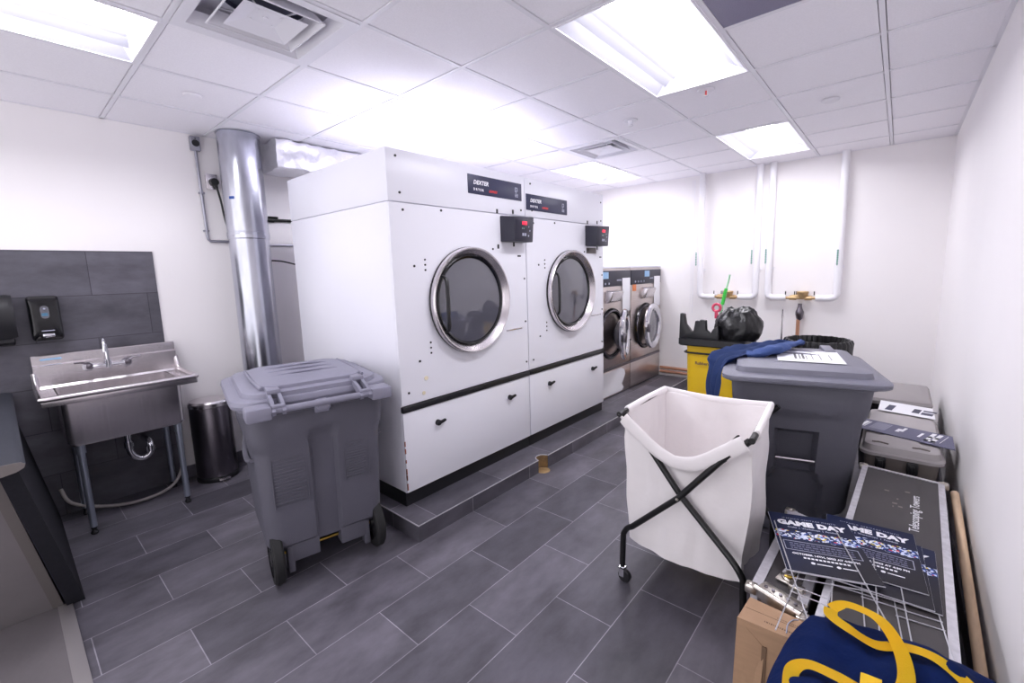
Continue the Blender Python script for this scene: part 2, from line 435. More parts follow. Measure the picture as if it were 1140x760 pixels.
HOLES = [(2, -1, 1, 2, 'light'), (5, 3, 1, 2, 'light'), (2, 3, 1, 2, 'light'), (2, 7, 1, 2, 'light'), (5, 7, 1, 2, 'light'), (3, 1, 1, 1, 'vent'), (3, 6, 1, 1, 'vent'), (6, 3, 1, 1, 'grille')]
def build_ceiling():
    occ = set()
    for a, bb, w, l, k in HOLES:
        for i in range(w):
            for j in range(l): occ.add((a+i, bb+j))
    b = B()
    xs = [XL] + [a*T for a in range(1, 8)] + [XR]
    ys = [YF] + [j*T for j in range(-2, 10)] + [YB]
    bm = b.bm
    for i in range(len(xs)-1):
        for j in range(len(ys)-1):
            a = i; bb = j-3
            if (a, bb) in occ: continue
            h = .006
            b.box(xs[i]+.016, xs[i+1]-.016, ys[j]+.016, ys[j+1]-.016, H+.004, H+.03)
    nt_ = len(bm.faces)
    # inverted T bars
    w = .012
    def bar(x0, x1, y0, y1): b.box(x0, x1, y0, y1, H, H+.0085)
    for a in range(1, 8): bar(a*T-w, a*T+w, YF, YB)
    for j in range(-2, 10):
        for i in range(len(xs)-1):
            if (i, j) in occ and (i, j-1) in occ: continue
            bar(xs[i]+(w if i else 0), xs[i+1]-w*(1 if i < 7 else 0), j*T-w, j*T+w)
    # wall angle
    bar(XL, XL+.022, YF, YB); bar(XR-.022, XR, YF, YB); bar(XL, XR, YB-.022, YB); bar(XL, XR, YF, YF+.022)
    # slab above fixtures, closes the ceiling void
    b.box(XL-.1, XR+.1, YF-.1, YB+.1, H+.28, H+.34)
    o = struct('ceiling', b, [M['ceil'], M['tbar']])
    for p in o.data.polygons:
        if p.index >= nt_: p.material_index = 1

def build_troffers():
    labels = ['rectangular recessed ceiling light over the sink at the upper left corner',
              'large recessed ceiling light nearest the viewer over the aisle, beside the grey grille tile',
              'recessed ceiling light directly above the white dryers, half behind their top edge',
              'small far recessed ceiling light above the steel washers',
              'recessed ceiling light close to the back wall above the white pipes']
    k = 0
    for a, bb, w, l, kind in HOLES:
        if kind != 'light': continue
        L = l*T; x0, y0 = a*T+.012, bb*T+.012; W_ = T-.024; L -= .024
        t = thing('ceiling_light', labels[k], 'light', (x0+W_/2, y0+L/2, H), 0, 'recessed ceiling lights'); k += 1
        hw, hl = W_/2, L/2
        # housing: rim, sloping side wings, top
        b = B(); d = .085; c = .115
        rim = .012
        b.box(-hw, -hw+rim, -hl, hl, -.004, .008); b.box(hw-rim, hw, -hl, hl, -.004, .008)
        b.box(-hw+rim, hw-rim, -hl, -hl+rim, -.004, .008); b.box(-hw+rim, hw-rim, hl-rim, hl, -.004, .008)
        obj('rim', b, M['tbar'], t)
        b = B()
        def wing(x):  # curved wings
            return
        prof = [(-hw+rim, 0), (-hw+.07, .042), (-hw+.13, .07), (-c, d)]
        for s in (-1, 1):
            for i in range(len(prof)-1):
                (xa, za), (xb, zb) = prof[i], prof[i+1]
                v = [(s*-xa, -hl+rim, za), (s*-xb, -hl+.05, zb), (s*-xb, hl-.05, zb), (s*-xa, hl-rim, za)]
                f = b.bm.faces.new([b.bm.verts.new(p) for p in v])
        # end slopes
        for s in (-1, 1):
            v = [(-hw+rim, s*(hl-rim), 0), (hw-rim, s*(hl-rim), 0), (c, s*(hl-.05), d), (-c, s*(hl-.05), d)]
            b.bm.faces.new([b.bm.verts.new(p) for p in v])
        b.box(-hw, hw, -hl, hl, .12, .135)
        b.box(-hw, -hw+.003, -hl, hl, .0, .12); b.box(hw-.003, hw, -hl, hl, .0, .12)
        b.box(-hw, hw, -hl, -hl+.003, .0, .12); b.box(-hw, hw, hl-.003, hl, .0, .12)
        obj('reflector', b, M['reflector'], t, smooth=0)
        # central lit lens, slightly bowed below the wings
        b = B(); n = 10
        pr = [(-c + 2*c*i/n, d - .028*math.sin(PI*i/n)) for i in range(n+1)]
        rings = [[Vector((x, y, z)) for x, z in pr] + [Vector((c, y, d+.01)), Vector((-c, y, d+.01))] for y in (-hl+.04, hl-.04)]
        b.loft(rings)
        obj('diffuser', b, M['diffuser'], t)

def diffuser_vent(a, bb, label):
    t = thing('ceiling_vent', label, 'vent', (a*T+T/2, bb*T+T/2, H), 0, 'square stepped ceiling vents')
    h = T/2-.012
    b = B(); ri = h-.045
    for s in (-1, 1):
        b.box(s*h if s < 0 else ri, -ri if s < 0 else h, -h, h, -.004, .004)
        b.box(-ri, ri, s*h if s < 0 else ri, -ri if s < 0 else h, -.004, .004)
    obj('frame', b, M['tbar'], t, smooth=0)
    def cone(r0, z0, r1, z1, nm):
        b = B()
        q0 = [Vector((x*r0, y*r0, z0)) for x, y in ((-1, -1), (1, -1), (1, 1), (-1, 1))]
        q1 = [Vector((x*r1, y*r1, z1)) for x, y in ((-1, -1), (1, -1), (1, 1), (-1, 1))]
        q2 = [v+Vector((0, 0, .006)) for v in q1]; q3 = [v+Vector((0, 0, .006)) for v in q0]
        b.loft([q0, q1], False, False); 
        # rolled lip
        for k in range(4):
            b.cyl(q0[k], q0[(k+1) % 4], .004, n=8)
        return obj(nm, b, M['tbar'], t, smooth=0)
    cone(ri, .0, ri-.03, .05, 'outer_cone')
    cone(ri-.065, -.004, ri-.10, .05, 'middle_cone')
    # inner pyramid plate
    b = B(); r0 = ri-.115
    q0 = [Vector((x*r0, y*r0, -.006)) for x, y in ((-1, -1), (1, -1), (1, 1), (-1, 1))]
    q1 = [Vector((x*r0*.45, y*r0*.45, .02)) for x, y in ((-1, -1), (1, -1), (1, 1), (-1, 1))]
    b.loft([q0, q1], False, True); b.cyl((0, 0, .016), (0, 0, .02), .012, n=16)
    obj('centre_plate', b, M['tbar'], t, smooth=0)
    # plenum and round dark throat
    b = B(); b.box(-h, h, -h, h, .11, .12)
    for s in (-1, 1):
        b.box(s*h-.002, s*h+.002, -h, h, .0, .11); b.box(-h, h, s*h-.002, s*h+.002, .0, .11)
    obj('plenum', b, M['tbar'], t, smooth=0)
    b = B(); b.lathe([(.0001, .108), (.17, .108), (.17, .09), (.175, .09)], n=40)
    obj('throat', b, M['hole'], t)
    b = B()
    for q in range(4):
        a_ = PI/4+q*PI/2; b.cyl((.06*math.cos(a_), .06*math.sin(a_), .02), (.2*math.cos(a_), .2*math.sin(a_), .06), .004, n=8)
    parts('bracket', b, M['tbar'], t)

def build_ceiling_bits():
    diffuser_vent(3, 1, 'large square ceiling vent nearest the viewer, a dark round opening inside')
    diffuser_vent(3, 6, 'small far square ceiling vent between the dryers light and the washers')
    b = B(); b.box(6*T+.012, 7*T-.012, 3*T+.012, 4*T-.012, H+.002, H+.02, .003)
    tag(obj('return_air_grille', b, M['grille']), 'darker grey perforated return air tile at the top edge beside the large light', 'grille')
    # sprinklers and detectors
    t = thing('ceiling_sprinkler', 'small white cone shaped sprinkler head on the ceiling above the right dryer', 'sprinkler', (2.716, 3.349, H))
    b = B(); b.lathe([(.001, -.004), (.05, -.004), (.055, 0), (.055, .0)]); obj('escutcheon', b, M['tbar'], t)
    b = B(); b.lathe([(.0001, -.045), (.018, -.045), (.02, -.04), (.012, -.03), (.02, -.004)], n=24); obj('nozzle', b, M['tbar'], t)
    t = thing('ceiling_sprinkler', 'sprinkler head with a tiny red bulb beside the large ceiling light', 'sprinkler', (3.355, 3.148, H))
    b = B(); b.lathe([(.001, -.004), (.05, -.004), (.055, 0), (.055, .0)]); obj('escutcheon', b, M['tbar'], t)
    b = B(); b.lathe([(.0001, -.04), (.016, -.04), (.016, -.037), (.004, -.036)], n=20); b.cyl((.011, 0, -.037), (.011, 0, 0), .002, n=6); b.cyl((-.011, 0, -.037), (-.011, 0, 0), .002, n=6); obj('nozzle', b, M['tbar'], t)
    b = B(); b.cyl((0, 0, -.034), (0, 0, -.006), .005, n=10); o = obj('glass_bulb', b, M['text_red'], t); o['label'] = 'red glass bulb'
    b = B(); b.lathe([(.0001, -.012), (.045, -.012), (.052, -.006), (.055, 0)]); o = obj('sprinkler_cover', b, M['tbar']); o.location = (3.953, 3.971, H)
    tag(o, 'round flat white sprinkler cover plate on a ceiling tile near the right wall', 'cover plate')
    b = B(); b.lathe([(.0001, -.008), (.045, -.008), (.05, -.004), (.052, 0)]); o = obj('sprinkler_cover', b, M['ceil']); o.location = (.945, .922, H)
    tag(o, 'round flat cover plate on a ceiling tile between the corner light and the duct', 'cover plate')

# ------------------------------------------------------------------ dryers
XD = 2.07
def dryer(y0, y1, zplate, yplate, ybox, label, first):
    yc = (y0+y1)/2
    t = thing('tumble_dryer', label, 'dryer', (1.4, yc, PH), 0, 'white stacked panel dryers')
    top = 2.352; xb = .74; sea = 2.045
    g = .0015
    b = B(); b.box(xb, XD-.012, y0+g, y1-g, .20, sea-.002, .004); obj('cabinet', b, M['white_metal'], t, True)
    b = B(); b.box(xb, XD, y0+g, y1-g, sea+.002, top, .005); obj('upper_panel', b, M['white_metal'], t, True)
    # front panel with a round opening
    zc, rr = 1.415, .335
    yd = y0 + .632
    b = B(); bm = b.bm
    x0_, x1_ = XD-.012, XD
    n = 64; outer = []
    ya, yb_, za, zb = y0+g+.002, y1-g-.002, .785, sea-.004
    for i in range(n):
        a = 2*PI*i/n; c, s = math.cos(a), math.sin(a)
        ky = ((yb_-yd) if c > 0 else (yd-ya))/max(1e-6, abs(c)); kz = ((zb-zc) if s > 0 else (zc-za))/max(1e-6, abs(s))
        k = min(ky, kz); outer.append((yd+c*k, zc+s*k))
    # snap nearest to corners
    for cy_, cz_ in ((ya, za), (ya, zb), (yb_, za), (yb_, zb)):
        j = min(range(n), key=lambda q: (outer[q][0]-cy_)**2+(outer[q][1]-cz_)**2); outer[j] = (cy_, cz_)
    vo = [bm.verts.new((x1_, y, z)) for y, z in outer]; vob = [bm.verts.new((x0_, y, z)) for y, z in outer]
    vi = [bm.verts.new((x1_, yd+rr*math.cos(2*PI*i/n), zc+rr*math.sin(2*PI*i/n))) for i in range(n)]
    vib = [bm.verts.new((x1_-.3, yd+rr*math.cos(2*PI*i/n), zc+rr*math.sin(2*PI*i/n))) for i in range(n)]
    for i in range(n):
        j = (i+1) % n
        bm.faces.new((vo[i], vo[j], vi[j], vi[i])); bm.faces.new((vob[j], vob[i], vo[i], vo[j])[::-1]); bm.faces.new((vi[i], vi[j], vib[j], vib[i]))
    bmesh.ops.recalc_face_normals(bm, faces=bm.faces)
    fp = obj('front_panel', b, M['white_metal2'], t, True)
    # screws and plugs on the front
    b = B()
    def dot(y, z, r=.0078): b.cyl((XD-.001, y, z), (XD+.004, y, z), r, n=10)
    for y, z in ((y0+.07, 2.31), (y0+.085, 2.10), (y0+.10, 2.0), (y0+.40, 2.02), (y1-.05, 2.27), (y1-.05, 2.09), (y0+.16, 1.66), (y0+.16, 1.05), (y0+.06, .86), (y1-.03, 1.55), (y1-.03, 1.2), (y1-.03, .86), (y0+.88, 1.78)):
        dot(y, z)
    for k in range(3): dot(y0+.245, 1.70-.033*k, .0065); dot(y0+.255, 1.16-.035*k, .0065)
    parts('screw', b, M['black_steel'], t, True)
    b = B()
    for y, z in ((y0+.94, 2.06), (y0+1.12, 2.07), (y0+.94, 1.80), (y0+1.12, 1.82)): b.box(XD, XD+.003, y-.010, y+.010, z-.016, z+.016, .002)
    b.cyl((XD, y0+.44, 1.70), (XD+.006, y0+.44, 1.70), .013, n=14)
    b.box(XD, XD+.004, y0+1.16, y0+1.20, 1.725, 1.737, .002)
    parts('slot_cover', b, M['black'], t, True)
    b = B(); b.box(XD, XD+.005, y0+1.0, y0+1.19, 1.145, 1.157, .002); obj('edge_pull', b, M['steel'], t, True)
    if first:
        b = B(); b.cyl((XD, y0+.20, .93), (XD+.006, y0+.20, .93), .014, n=14); b.cyl((XD, y0+.175, .755+.08), (XD+.005, y0+.175, .835), .012, n=14); parts('plug', b, M['yellow_pvc'], t, True)
    # door: seal, stainless ring, glass, handle, hinge
    seal = obj('door_seal', B().torus((XD+.012, yd, zc), .36, .016, 'X', 64, 10), M['black'], t, True)
    b = B()
    b.lathe([(.368, .0), (.374, .02), (.373, .044), (.366, .052), (.357, .050), (.338, .028), (.318, .004), (.316, .0)], (XD+.002, yd, zc), 'X', 72)
    door = obj('door', b, M['steel'], t, True); 
    b = B(); b.lathe([(.322, .002), (.320, .012), (.312, .018), (.300, .014), (.296, .004)], (XD+.002, yd, zc), 'X', 72); obj('gasket', b, M['black_gloss'], door, True)
    b = B(); b.lathe([(.0001, .014), (.12, .013), (.2, .010), (.302, .004)], (XD+.002, yd, zc), 'X', 72); obj('glass', b, M['glass'], door, True)
    b = B(); b.tube([(XD+.01, yd-.262, zc+.175), (XD+.05, yd-.258, zc+.15), (XD+.065, yd-.265, zc+.05), (XD+.065, yd-.265, zc-.10), (XD+.05, yd-.255, zc-.18), (XD+.01, yd-.25, zc-.20)], .015, 10, smooth=6, sc=(1, .7)); obj('handle', b, M['black'], door, True)
    # black ledge strip
    b = B(); b.box(XD-.02, XD+.012, y0+g, y1-g, .738, .778, .006); obj('ledge_strip', b, M['black'], t, True)
    # lower service panel
    b = B(); b.box(XD-.012, XD+.002, y0+.004, y1-.004, .205, .734, .003); lp = obj('lint_drawer', b, M['white_metal2'], t, True)
    for yy in (y0+.275, y0+1.01):
        b = B(); b.cyl((XD, yy, .607), (XD+.022, yy, .607), .021, .019, n=20)
        b.prism([(-.02, -.012), (.05, -.006), (.058, 0), (.05, .012), (-.02, .012)], 0, .014, frame((XD+.018, yy, .607), (0, 1, .15), (0, -.15, 1)), .003)
        obj('latch', b, M['black'], lp, True)
    b = B(); b.box(xb+.02, XD-.02, y0+g, y1-g, PH, .205); obj('toe_kick', b, M['black'], t, True)
    if first:
        b = B()
        random.seed(3)
        for k in range(7):
            z = .22+random.random()*.3; b.box(XD-.006, XD+.0028, y0+.004, y0+.010, z, z+.02+random.random()*.03)
        parts('rust_streak', b, M['rust'], t, True, 0)
    # name plate
    ya, yb_ = yplate; za, zb = zplate
    b = B(); b.box(XD, XD+.004, ya, yb_, za, zb, .002); npl = obj('name_plate', b, M['navy_plate'], t, True)
    fx = frame((XD+.0045, ya, za), (0, 1, 0), (0, 0, 1)); h = zb-za; w = yb_-ya
    b = text_bm('DEXTER', h*.30, fx @ Matrix.Translation((w*.09, h*.52, 0)), shear=.25, bold=.0014, spacing=1.05); obj('brand_lettering', b, M['text_white'], npl, True, 0)
    b = text_bm('DRYER', h*.17, fx @ Matrix.Translation((w*.09, h*.2, 0)), spacing=1.7, bold=.001); obj('type_lettering', b, M['text_white'], npl, True, 0)
    b = text_bm('EXPRESS', h*.17, fx @ Matrix.Translation((w*.36, h*.2, 0)), shear=.35, bold=.001)
    o = obj('model_lettering', b, M['text_red'], npl, True, 0)
    b = B(); q = fx @ Matrix.Translation((w*.86, h*.45, 0))
    for (u0, u1, v0, v1) in ((0, .010, -.0, .035), (0, .032, .03, .038), (.024, .032, .012, .038), (.014, .032, .008, .015), (.014, .02, -.008, .015), (-.002, .036, -.035, -.029), (-.002, .036, -.025, -.019), (-.002, .036, -.015, -.011)):
        b.box(u0, u1, v0, v1, 0, .001, m=q)
    obj('emblem', b, M['text_grey'], npl, True, 0)
    # control box, wedge projecting with its face turned toward the aisle
    ya = ybox; w = .27; za, zb = 1.835, 2.015
    P = [(XD, ya, za-.0), (XD+.115, ya+.02, za), (XD+.10, ya+w, za), (XD, ya+w, za)]
    Q = [(XD, ya, zb+.015), (XD+.13, ya+.02, zb), (XD+.115, ya+w, zb+.012), (XD, ya+w, zb+.012)]
    b = B(); b.quadbox(P, Q); bmesh.ops.bevel(b.bm, geom=list(b.bm.edges), offset=.006, segments=2, profile=.5, affect='EDGES')
    cb = obj('control_box', b, M['ctrl'], t, True)
    p0 = Vector(P[1]); xd = Vector(P[2])-p0; yd_ = Vector(Q[1])-p0
    fx = frame(p0 + (xd.cross(yd_)).normalized()*.0008, xd, yd_)
    W_ = xd.length; Hh = yd_.length
    b = B(); b.box(.02, W_-.02, .012, Hh-.015, 0, .003, .002, m=fx); obj('keypad', b, M['ctrl_face'], cb, True)
    b = B(); b.box(W_*.38, W_*.62, Hh*.70, Hh*.84, .002, .006, .002, m=fx); o = obj('display', b, M['led'], cb, True); o['label'] = 'red lit display'
    b = B()
    for (u, v, s) in ((.38, .52, .010), (.46, .52, .010), (.40, .24, .022), (.52, .24, .022), (.70, .60, .010), (.76, .44, .012), (.70, .22, .012)):
        b.box(W_*u, W_*u+s, Hh*v, Hh*v+s, .002, .005, .001, m=fx)
    parts('button', b, M['text_grey'], cb, True)
    b = B()
    for (u, v) in ((.39, .54), (.47, .54)): b.box(W_*u, W_*u+.006, Hh*v, Hh*v+.006, .005, .007, m=fx)
    parts('indicator', b, M['green'], cb, True, 0)
    return t

def build_dryers():
    dryer(1.532, 2.800, (2.160, 2.292), (2.182, 2.760), 2.50, 'left white tumble dryer, its bare white side facing the sink', True)
    t = dryer(2.804, 4.045, (2.100, 2.228), (2.815, 3.395), 3.70, 'right white tumble dryer, next to the steel washers', False)
    b = B(); b.box(XD, XD+.003, 3.72, 3.90, 1.765, 1.82, .001); o = obj('rating_label', b, M['endcap'], t, True)

# ------------------------------------------------------------------ washers
XW = 1.90
def washer(y0, y1, label, first):
    w = y1-y0; yc = (y0+y1)/2
    t = thing('washing_machine', label, 'washing machine', (1.5, yc, PH), 0, 'steel front-loading washers')
    zt = 1.625
    b = B(); b.box(1.0, XW-.01, y0+.003, y1-.003, PH+.01, zt-.01, .004); obj('cabinet', b, M['steel_v'], t, True)
    b = B(); b.box(1.0, XW+.004, y0+.003, y1-.003, zt-.01, zt+.012, .004); obj('top_cap', b, M['white_metal'], t, True)
    b = B(); b.box(XW-.01, XW, y0+.006, y1-.006, .47, 1.40, .003); obj('front_panel', b, M['steel_v'], t, True)
    b = B(); b.box(XW-.01, XW+.004, y0+.006, y1-.006, 1.41, zt-.035, .003); cp = obj('control_panel', b, M['ctrl'], t, True)
    b = B(); b.box(XW+.004, XW+.008, y0+w*(.20 if first else .42), y0+w*(.38 if first else .58), 1.50, 1.575, .001); o = obj('display', b, M['blue_label'], cp, True)
    b = B()
    for k in range(4): b.cyl((XW+.003, y0+w*(.12+.09*k), 1.445), (XW+.012, y0+w*(.12+.09*k), 1.445), .012, n=10)
    b.box(XW+.004, XW+.007, y0+w*.6, y0+w*.72, 1.47, 1.485)
    parts('button', b, M['text_grey'], cp, True)
    b = B(); b.box(XW+.004, XW+.006, y0+w*.75, y0+w*.97, 1.10, 1.50, .001) 
    obj('instruction_sheet', b, M['paper'], t, True)
    if not first:
        b = B(); b.box(XW, XW+.003, y0+w*.05, y0+w*.16, 1.33, 1.42, .001); obj('warning_label', b, M['orange_label'], t, True)
    # soap hopper
    b = B(); ya = y0+w*.30; yb = y0+w*.62
    P = [(XW, ya, 1.22), (XW+.06, ya+.02, 1.24), (XW+.06, yb-.02, 1.24), (XW, yb, 1.22)]
    Q = [(XW, ya, 1.37), (XW+.10, ya+.02, 1.35), (XW+.10, yb-.02, 1.35), (XW, yb, 1.37)]
    b.quadbox(P, Q); bmesh.ops.bevel(b.bm, geom=list(b.bm.edges), offset=.01, segments=2, profile=.5, affect='EDGES'); obj('soap_hopper', b, M['steel'], t, True)
    # tub opening
    yd, zd = y0+w*.47, .865
    b = B(); b.lathe([(.0001, -.16), (.2, -.16), (.235, -.02), (.245, .012), (.29, .018), (.30, .004)], (XW, yd, zd), 'X', 48); obj('tub_opening', b, M['black_gloss'], t, True)
    b = B(); b.torus((XW+.016, yd, zd), .265, .012, 'X', 48, 8); obj('tub_ring', b, M['steel_dark'], t, True)
    # round door swung ajar on the far hinge
    hy = yd+.30
    ang = R(20 if first else 6)
    rot = Matrix.Translation((XW+(.035 if first else .055), hy, zd)) @ Matrix.Rotation(ang, 4, 'Z') @ Matrix.Translation((-(XW+.035), -hy, -zd))
    b = B(); b.lathe([(.285, .0), (.295, .02), (.285, .045), (.245, .055), (.215, .04), (.20, .02), (.2, .0), (.285, .0)], (XW+.03, yd, zd), 'X', 56); bmesh.ops.transform(b.bm, matrix=rot, verts=b.bm.verts)
    d = obj('door', b, M['chrome'], t, True)
    b = B(); b.lathe([(.0001, .03), (.1, .028), (.19, .018), (.205, .03)], (XW+.03, yd, zd), 'X', 48); b.lathe([(.0001, -.10), (.10, -.09), (.17, -.04), (.2, .005)], (XW+.03, yd, zd), 'X', 48); bmesh.ops.transform(b.bm, matrix=rot, verts=b.bm.verts); obj('glass', b, M['glass'], d, True)
    b = B(); b.box(XW+.07, XW+.11, yd-.29, yd-.23, zd-.05, zd+.05, .012); bmesh.ops.transform(b.bm, matrix=rot, verts=b.bm.verts); obj('handle', b, M['steel_dark'], d, True)
    b = B(); b.box(XW, XW+.06, hy-.01, hy+.05, zd-.10, zd+.10, .008); parts('hinge', b, M['steel_dark'], t, True)
    b = B(); b.box(XW, XW+.012, y1-.05, y1+.0, zd-.14, zd-.12, .003); obj('latch_pin', b, M['black'], t, True)
    # dark seam and lower panel
    b = B(); b.box(XW-.008, XW+.006, y0+.004, y1-.004, .435, .468, .003); obj('seam_strip', b, M['steel_dark'], t, True)
    b = B(); b.box(XW-.01, XW, y0+.006, y1-.006, PH+.012, .434, .003); obj('lower_panel', b, M['steel_v'], t, True)
    if first:
        pts = [(y0+.01, PH+.03), (y0+.68, PH+.03), (y0+.72, .17), (y0+.67, .22), (y0+.72, .27), (y0+.76, .33), (y0+.73, .39), (y0+.66, .42), (y0+.01, .425)]
        b = B(); b.prism(pts, 0, .003, frame((XW+.001, 0, 0), (0, 1, 0), (0, 0, 1))); obj('protective_film', b, M['paper'], t, True, 0)['label'] = 'white torn protective film'
    return t
def build_washers():
    washer(4.105, 5.008, 'steel front-loading washer beside the dryer, white torn film on its lower panel', True)
    washer(5.012, 5.90, 'steel front-loading washer against the back wall, door slightly ajar', False)

# ------------------------------------------------------------------ sink
def build_sink():
    t = thing('utility_sink', 'freestanding stainless steel utility sink on four legs in front of the dark tile', 'sink', (.35, .45, 0))
    x0, x1, y0, y1, zt = XL+.035, .625, .070, .825, .925
    bx0, bx1, by0, by1, bz = .13, .575, .145, .745, .595
    # backsplash: sloped lower part then upright and return lip
    b = B()
    prof = [(x0, 1.145), (x0+.045, 1.145), (x0+.05, 1.14), (x0+.05, 1.085), (x0+.065, 1.075), (x0+.065, zt+.015), (x0+.075, zt), (x0, zt)]
    rings = [[Vector((x, y, z)) for x, z in prof] for y in (y0, y1)]
    b.loft(rings); obj('backsplash', b, M['steel'], t, True, 25)
    # brand sticker on the raised flat upper band
    b = B(); b.box(x0+.051, x0+.052, y0+.04, y0+.14, 1.11, 1.122); obj('maker_label', b, M['blue_label'], t, True)
    # deck with rolled rim and bowl opening
    b = B()
    b.box(x0+.06, x1, y0, by0, zt-.004, zt, .001); b.box(x0+.06, x1, by1, y1, zt-.004, zt, .001)
    b.box(x0+.06, bx0, by0, by1, zt-.004, zt, .001); b.box(bx1, x1, by0, by1, zt-.004, zt, .001)
    # raised rolled edges: front and the two sides
    b.tube([(x0+.05, y0, zt+.10), (x0+.10, y0, zt+.03), (x0+.16, y0, zt+.012), (x1, y0, zt+.012), (x1+.005, y0+.01, zt+.012), (x1+.005, y1-.01, zt+.012), (x1, y1, zt+.012), (x0+.16, y1, zt+.012), (x0+.10, y1, zt+.03), (x0+.05, y1, zt+.10)], .016, 12)
    b.box(x1-.008, x1+.006, y0, y1, zt-.035, zt+.01, .003)
    b.box(x0+.05, x1, y0-.005, y0+.008, zt-.035, zt+.01, .003); b.box(x0+.05, x1, y1-.008, y1+.005, zt-.035, zt+.01, .003)
    obj('deck', b, M['steel'], t, True)
    # bowl, outer and inner skins
    b = B()
    cx, cy = (bx0+bx1)/2, (by0+by1)/2; hx, hy = (bx1-bx0)/2, (by1-by0)/2
    rings = [rrect(hx, hy, .03, 6, cx, cy, zt-.004), rrect(hx-.004, hy-.004, .03, 6, cx, cy, bz+.03), rrect(hx-.02, hy-.02, .03, 6, cx, cy, bz+.006), rrect(hx-.05, hy-.05, .03, 6, cx, cy, bz)]
    b.loft(rings, False, True)
    rin = [rrect(hx-.006, hy-.006, .028, 6, cx, cy, zt-.001), rrect(hx-.012, hy-.012, .03, 6, cx, cy, bz+.04), rrect(hx-.03, hy-.03, .03, 6, cx, cy, bz+.014), rrect(hx-.06, hy-.06, .03, 6, cx, cy, bz+.01)]
    b.loft(rin, False, True)
    obj('bowl', b, M['steel'], t, True)
    b = B(); b.lathe([(.0001, .012), (.03, .013), (.045, .018)], (cx, cy, bz)); obj('drain', b, M['chrome'], t, True)
    # legs
    for lx in (.14, .53):
        for ly in (.20, .70):
            b = B(); b.cyl((lx, ly, .05), (lx, ly, bz+.02), .0185, n=20); b.cyl((lx, ly, bz-.05), (lx, ly, bz+.01), .024, n=20)
            lg = obj('leg', b, M['leg_steel'], t, True)
            b = B(); b.lathe([(.0001, 0), (.016, 0), (.02, .012), (.012, .03), (.017, .05)], (lx, ly, 0), n=16); obj('foot', b, M['black'], lg, True)
    # waste trap
    b = B(); tx, ty = cx+.02, cy
    b.tube([(tx, ty, bz), (tx, ty, .49), (tx, ty+.005, .43), (tx, ty+.03, .385), (tx, ty+.075, .37), (tx, ty+.11, .40), (tx-.01, ty+.115, .45), (tx-.04, ty+.11, .48), (tx-.12, ty+.10, .485), (XL+.015, ty+.10, .485)], .020, 14, smooth=4)
    b.cyl((tx, ty, .47), (tx, ty, .51), .028, n=20); b.cyl((tx, ty+.113, .41), (tx, ty+.113, .445), .027, n=20)
    obj('waste_trap', b, M['chrome'], t, True)
    # faucet is lifted off the sink separately
    f = thing('sink_faucet', 'chrome two handle wall faucet with tall gooseneck spout on the steel sink', 'faucet', (x0+.10, .43, 1.05))
    fx = x0+.10; fy = .43
    b = B(); b.cyl((fx, fy-.11, 1.035), (fx, fy+.11, 1.035), .013, n=16)
    for s in (-1, 1):
        b.cyl((x0+.06, fy+s*.10, 1.035), (fx+.03, fy+s*.10, 1.035), .019, n=20); b.cyl((x0+.065, fy+s*.10, 1.035), (x0+.075, fy+s*.10, 1.035), .032, n=20)
    b.cyl((fx, fy, 1.02), (fx, fy, 1.075), .019, n=20)
    obj('body', b, M['chrome'], f, True)
    b = B(); b.tube([(fx, fy, 1.07), (fx, fy, 1.16), (fx+.01, fy-.005, 1.20), (fx+.05, fy-.015, 1.235), (fx+.10, fy-.02, 1.225), (fx+.125, fy-.022, 1.19), (fx+.128, fy-.022, 1.165)], .010, 12, smooth=5)
    b.cyl((fx+.128, fy-.022, 1.145), (fx+.128, fy-.022, 1.168), .013, n=14); obj('spout', b, M['chrome'], f, True)
    for s in (-1, 1):
        b = B(); b.cyl((fx+.03, fy+s*.10, 1.035), (fx+.05, fy+s*.10, 1.04), .018, n=16); b.ball((fx+.045, fy+s*.10, 1.05), .018)
        b.tube([(fx+.045, fy+s*.10, 1.06), (fx+.048, fy+s*.13, 1.075), (fx+.05, fy+s*.175, 1.08)], .009, 10, sc=(1, .6)); obj('handle', b, M['steel_dark'], f, True)
    # hose on the floor below
    b = B(); b.tube([(XL+.03, .10, .20), (.12, .14, .10), (.20, .30, .035), (.26, .50, .02), (.22, .68, .05), (.10, .78, .16), (XL+.03, .80, .35), (XL+.03, .79, .5)], .011, 10, smooth=6)
    tag(obj('drain_hose', b, M['hose']), 'pale hose curving along the floor under the steel sink', 'hose')

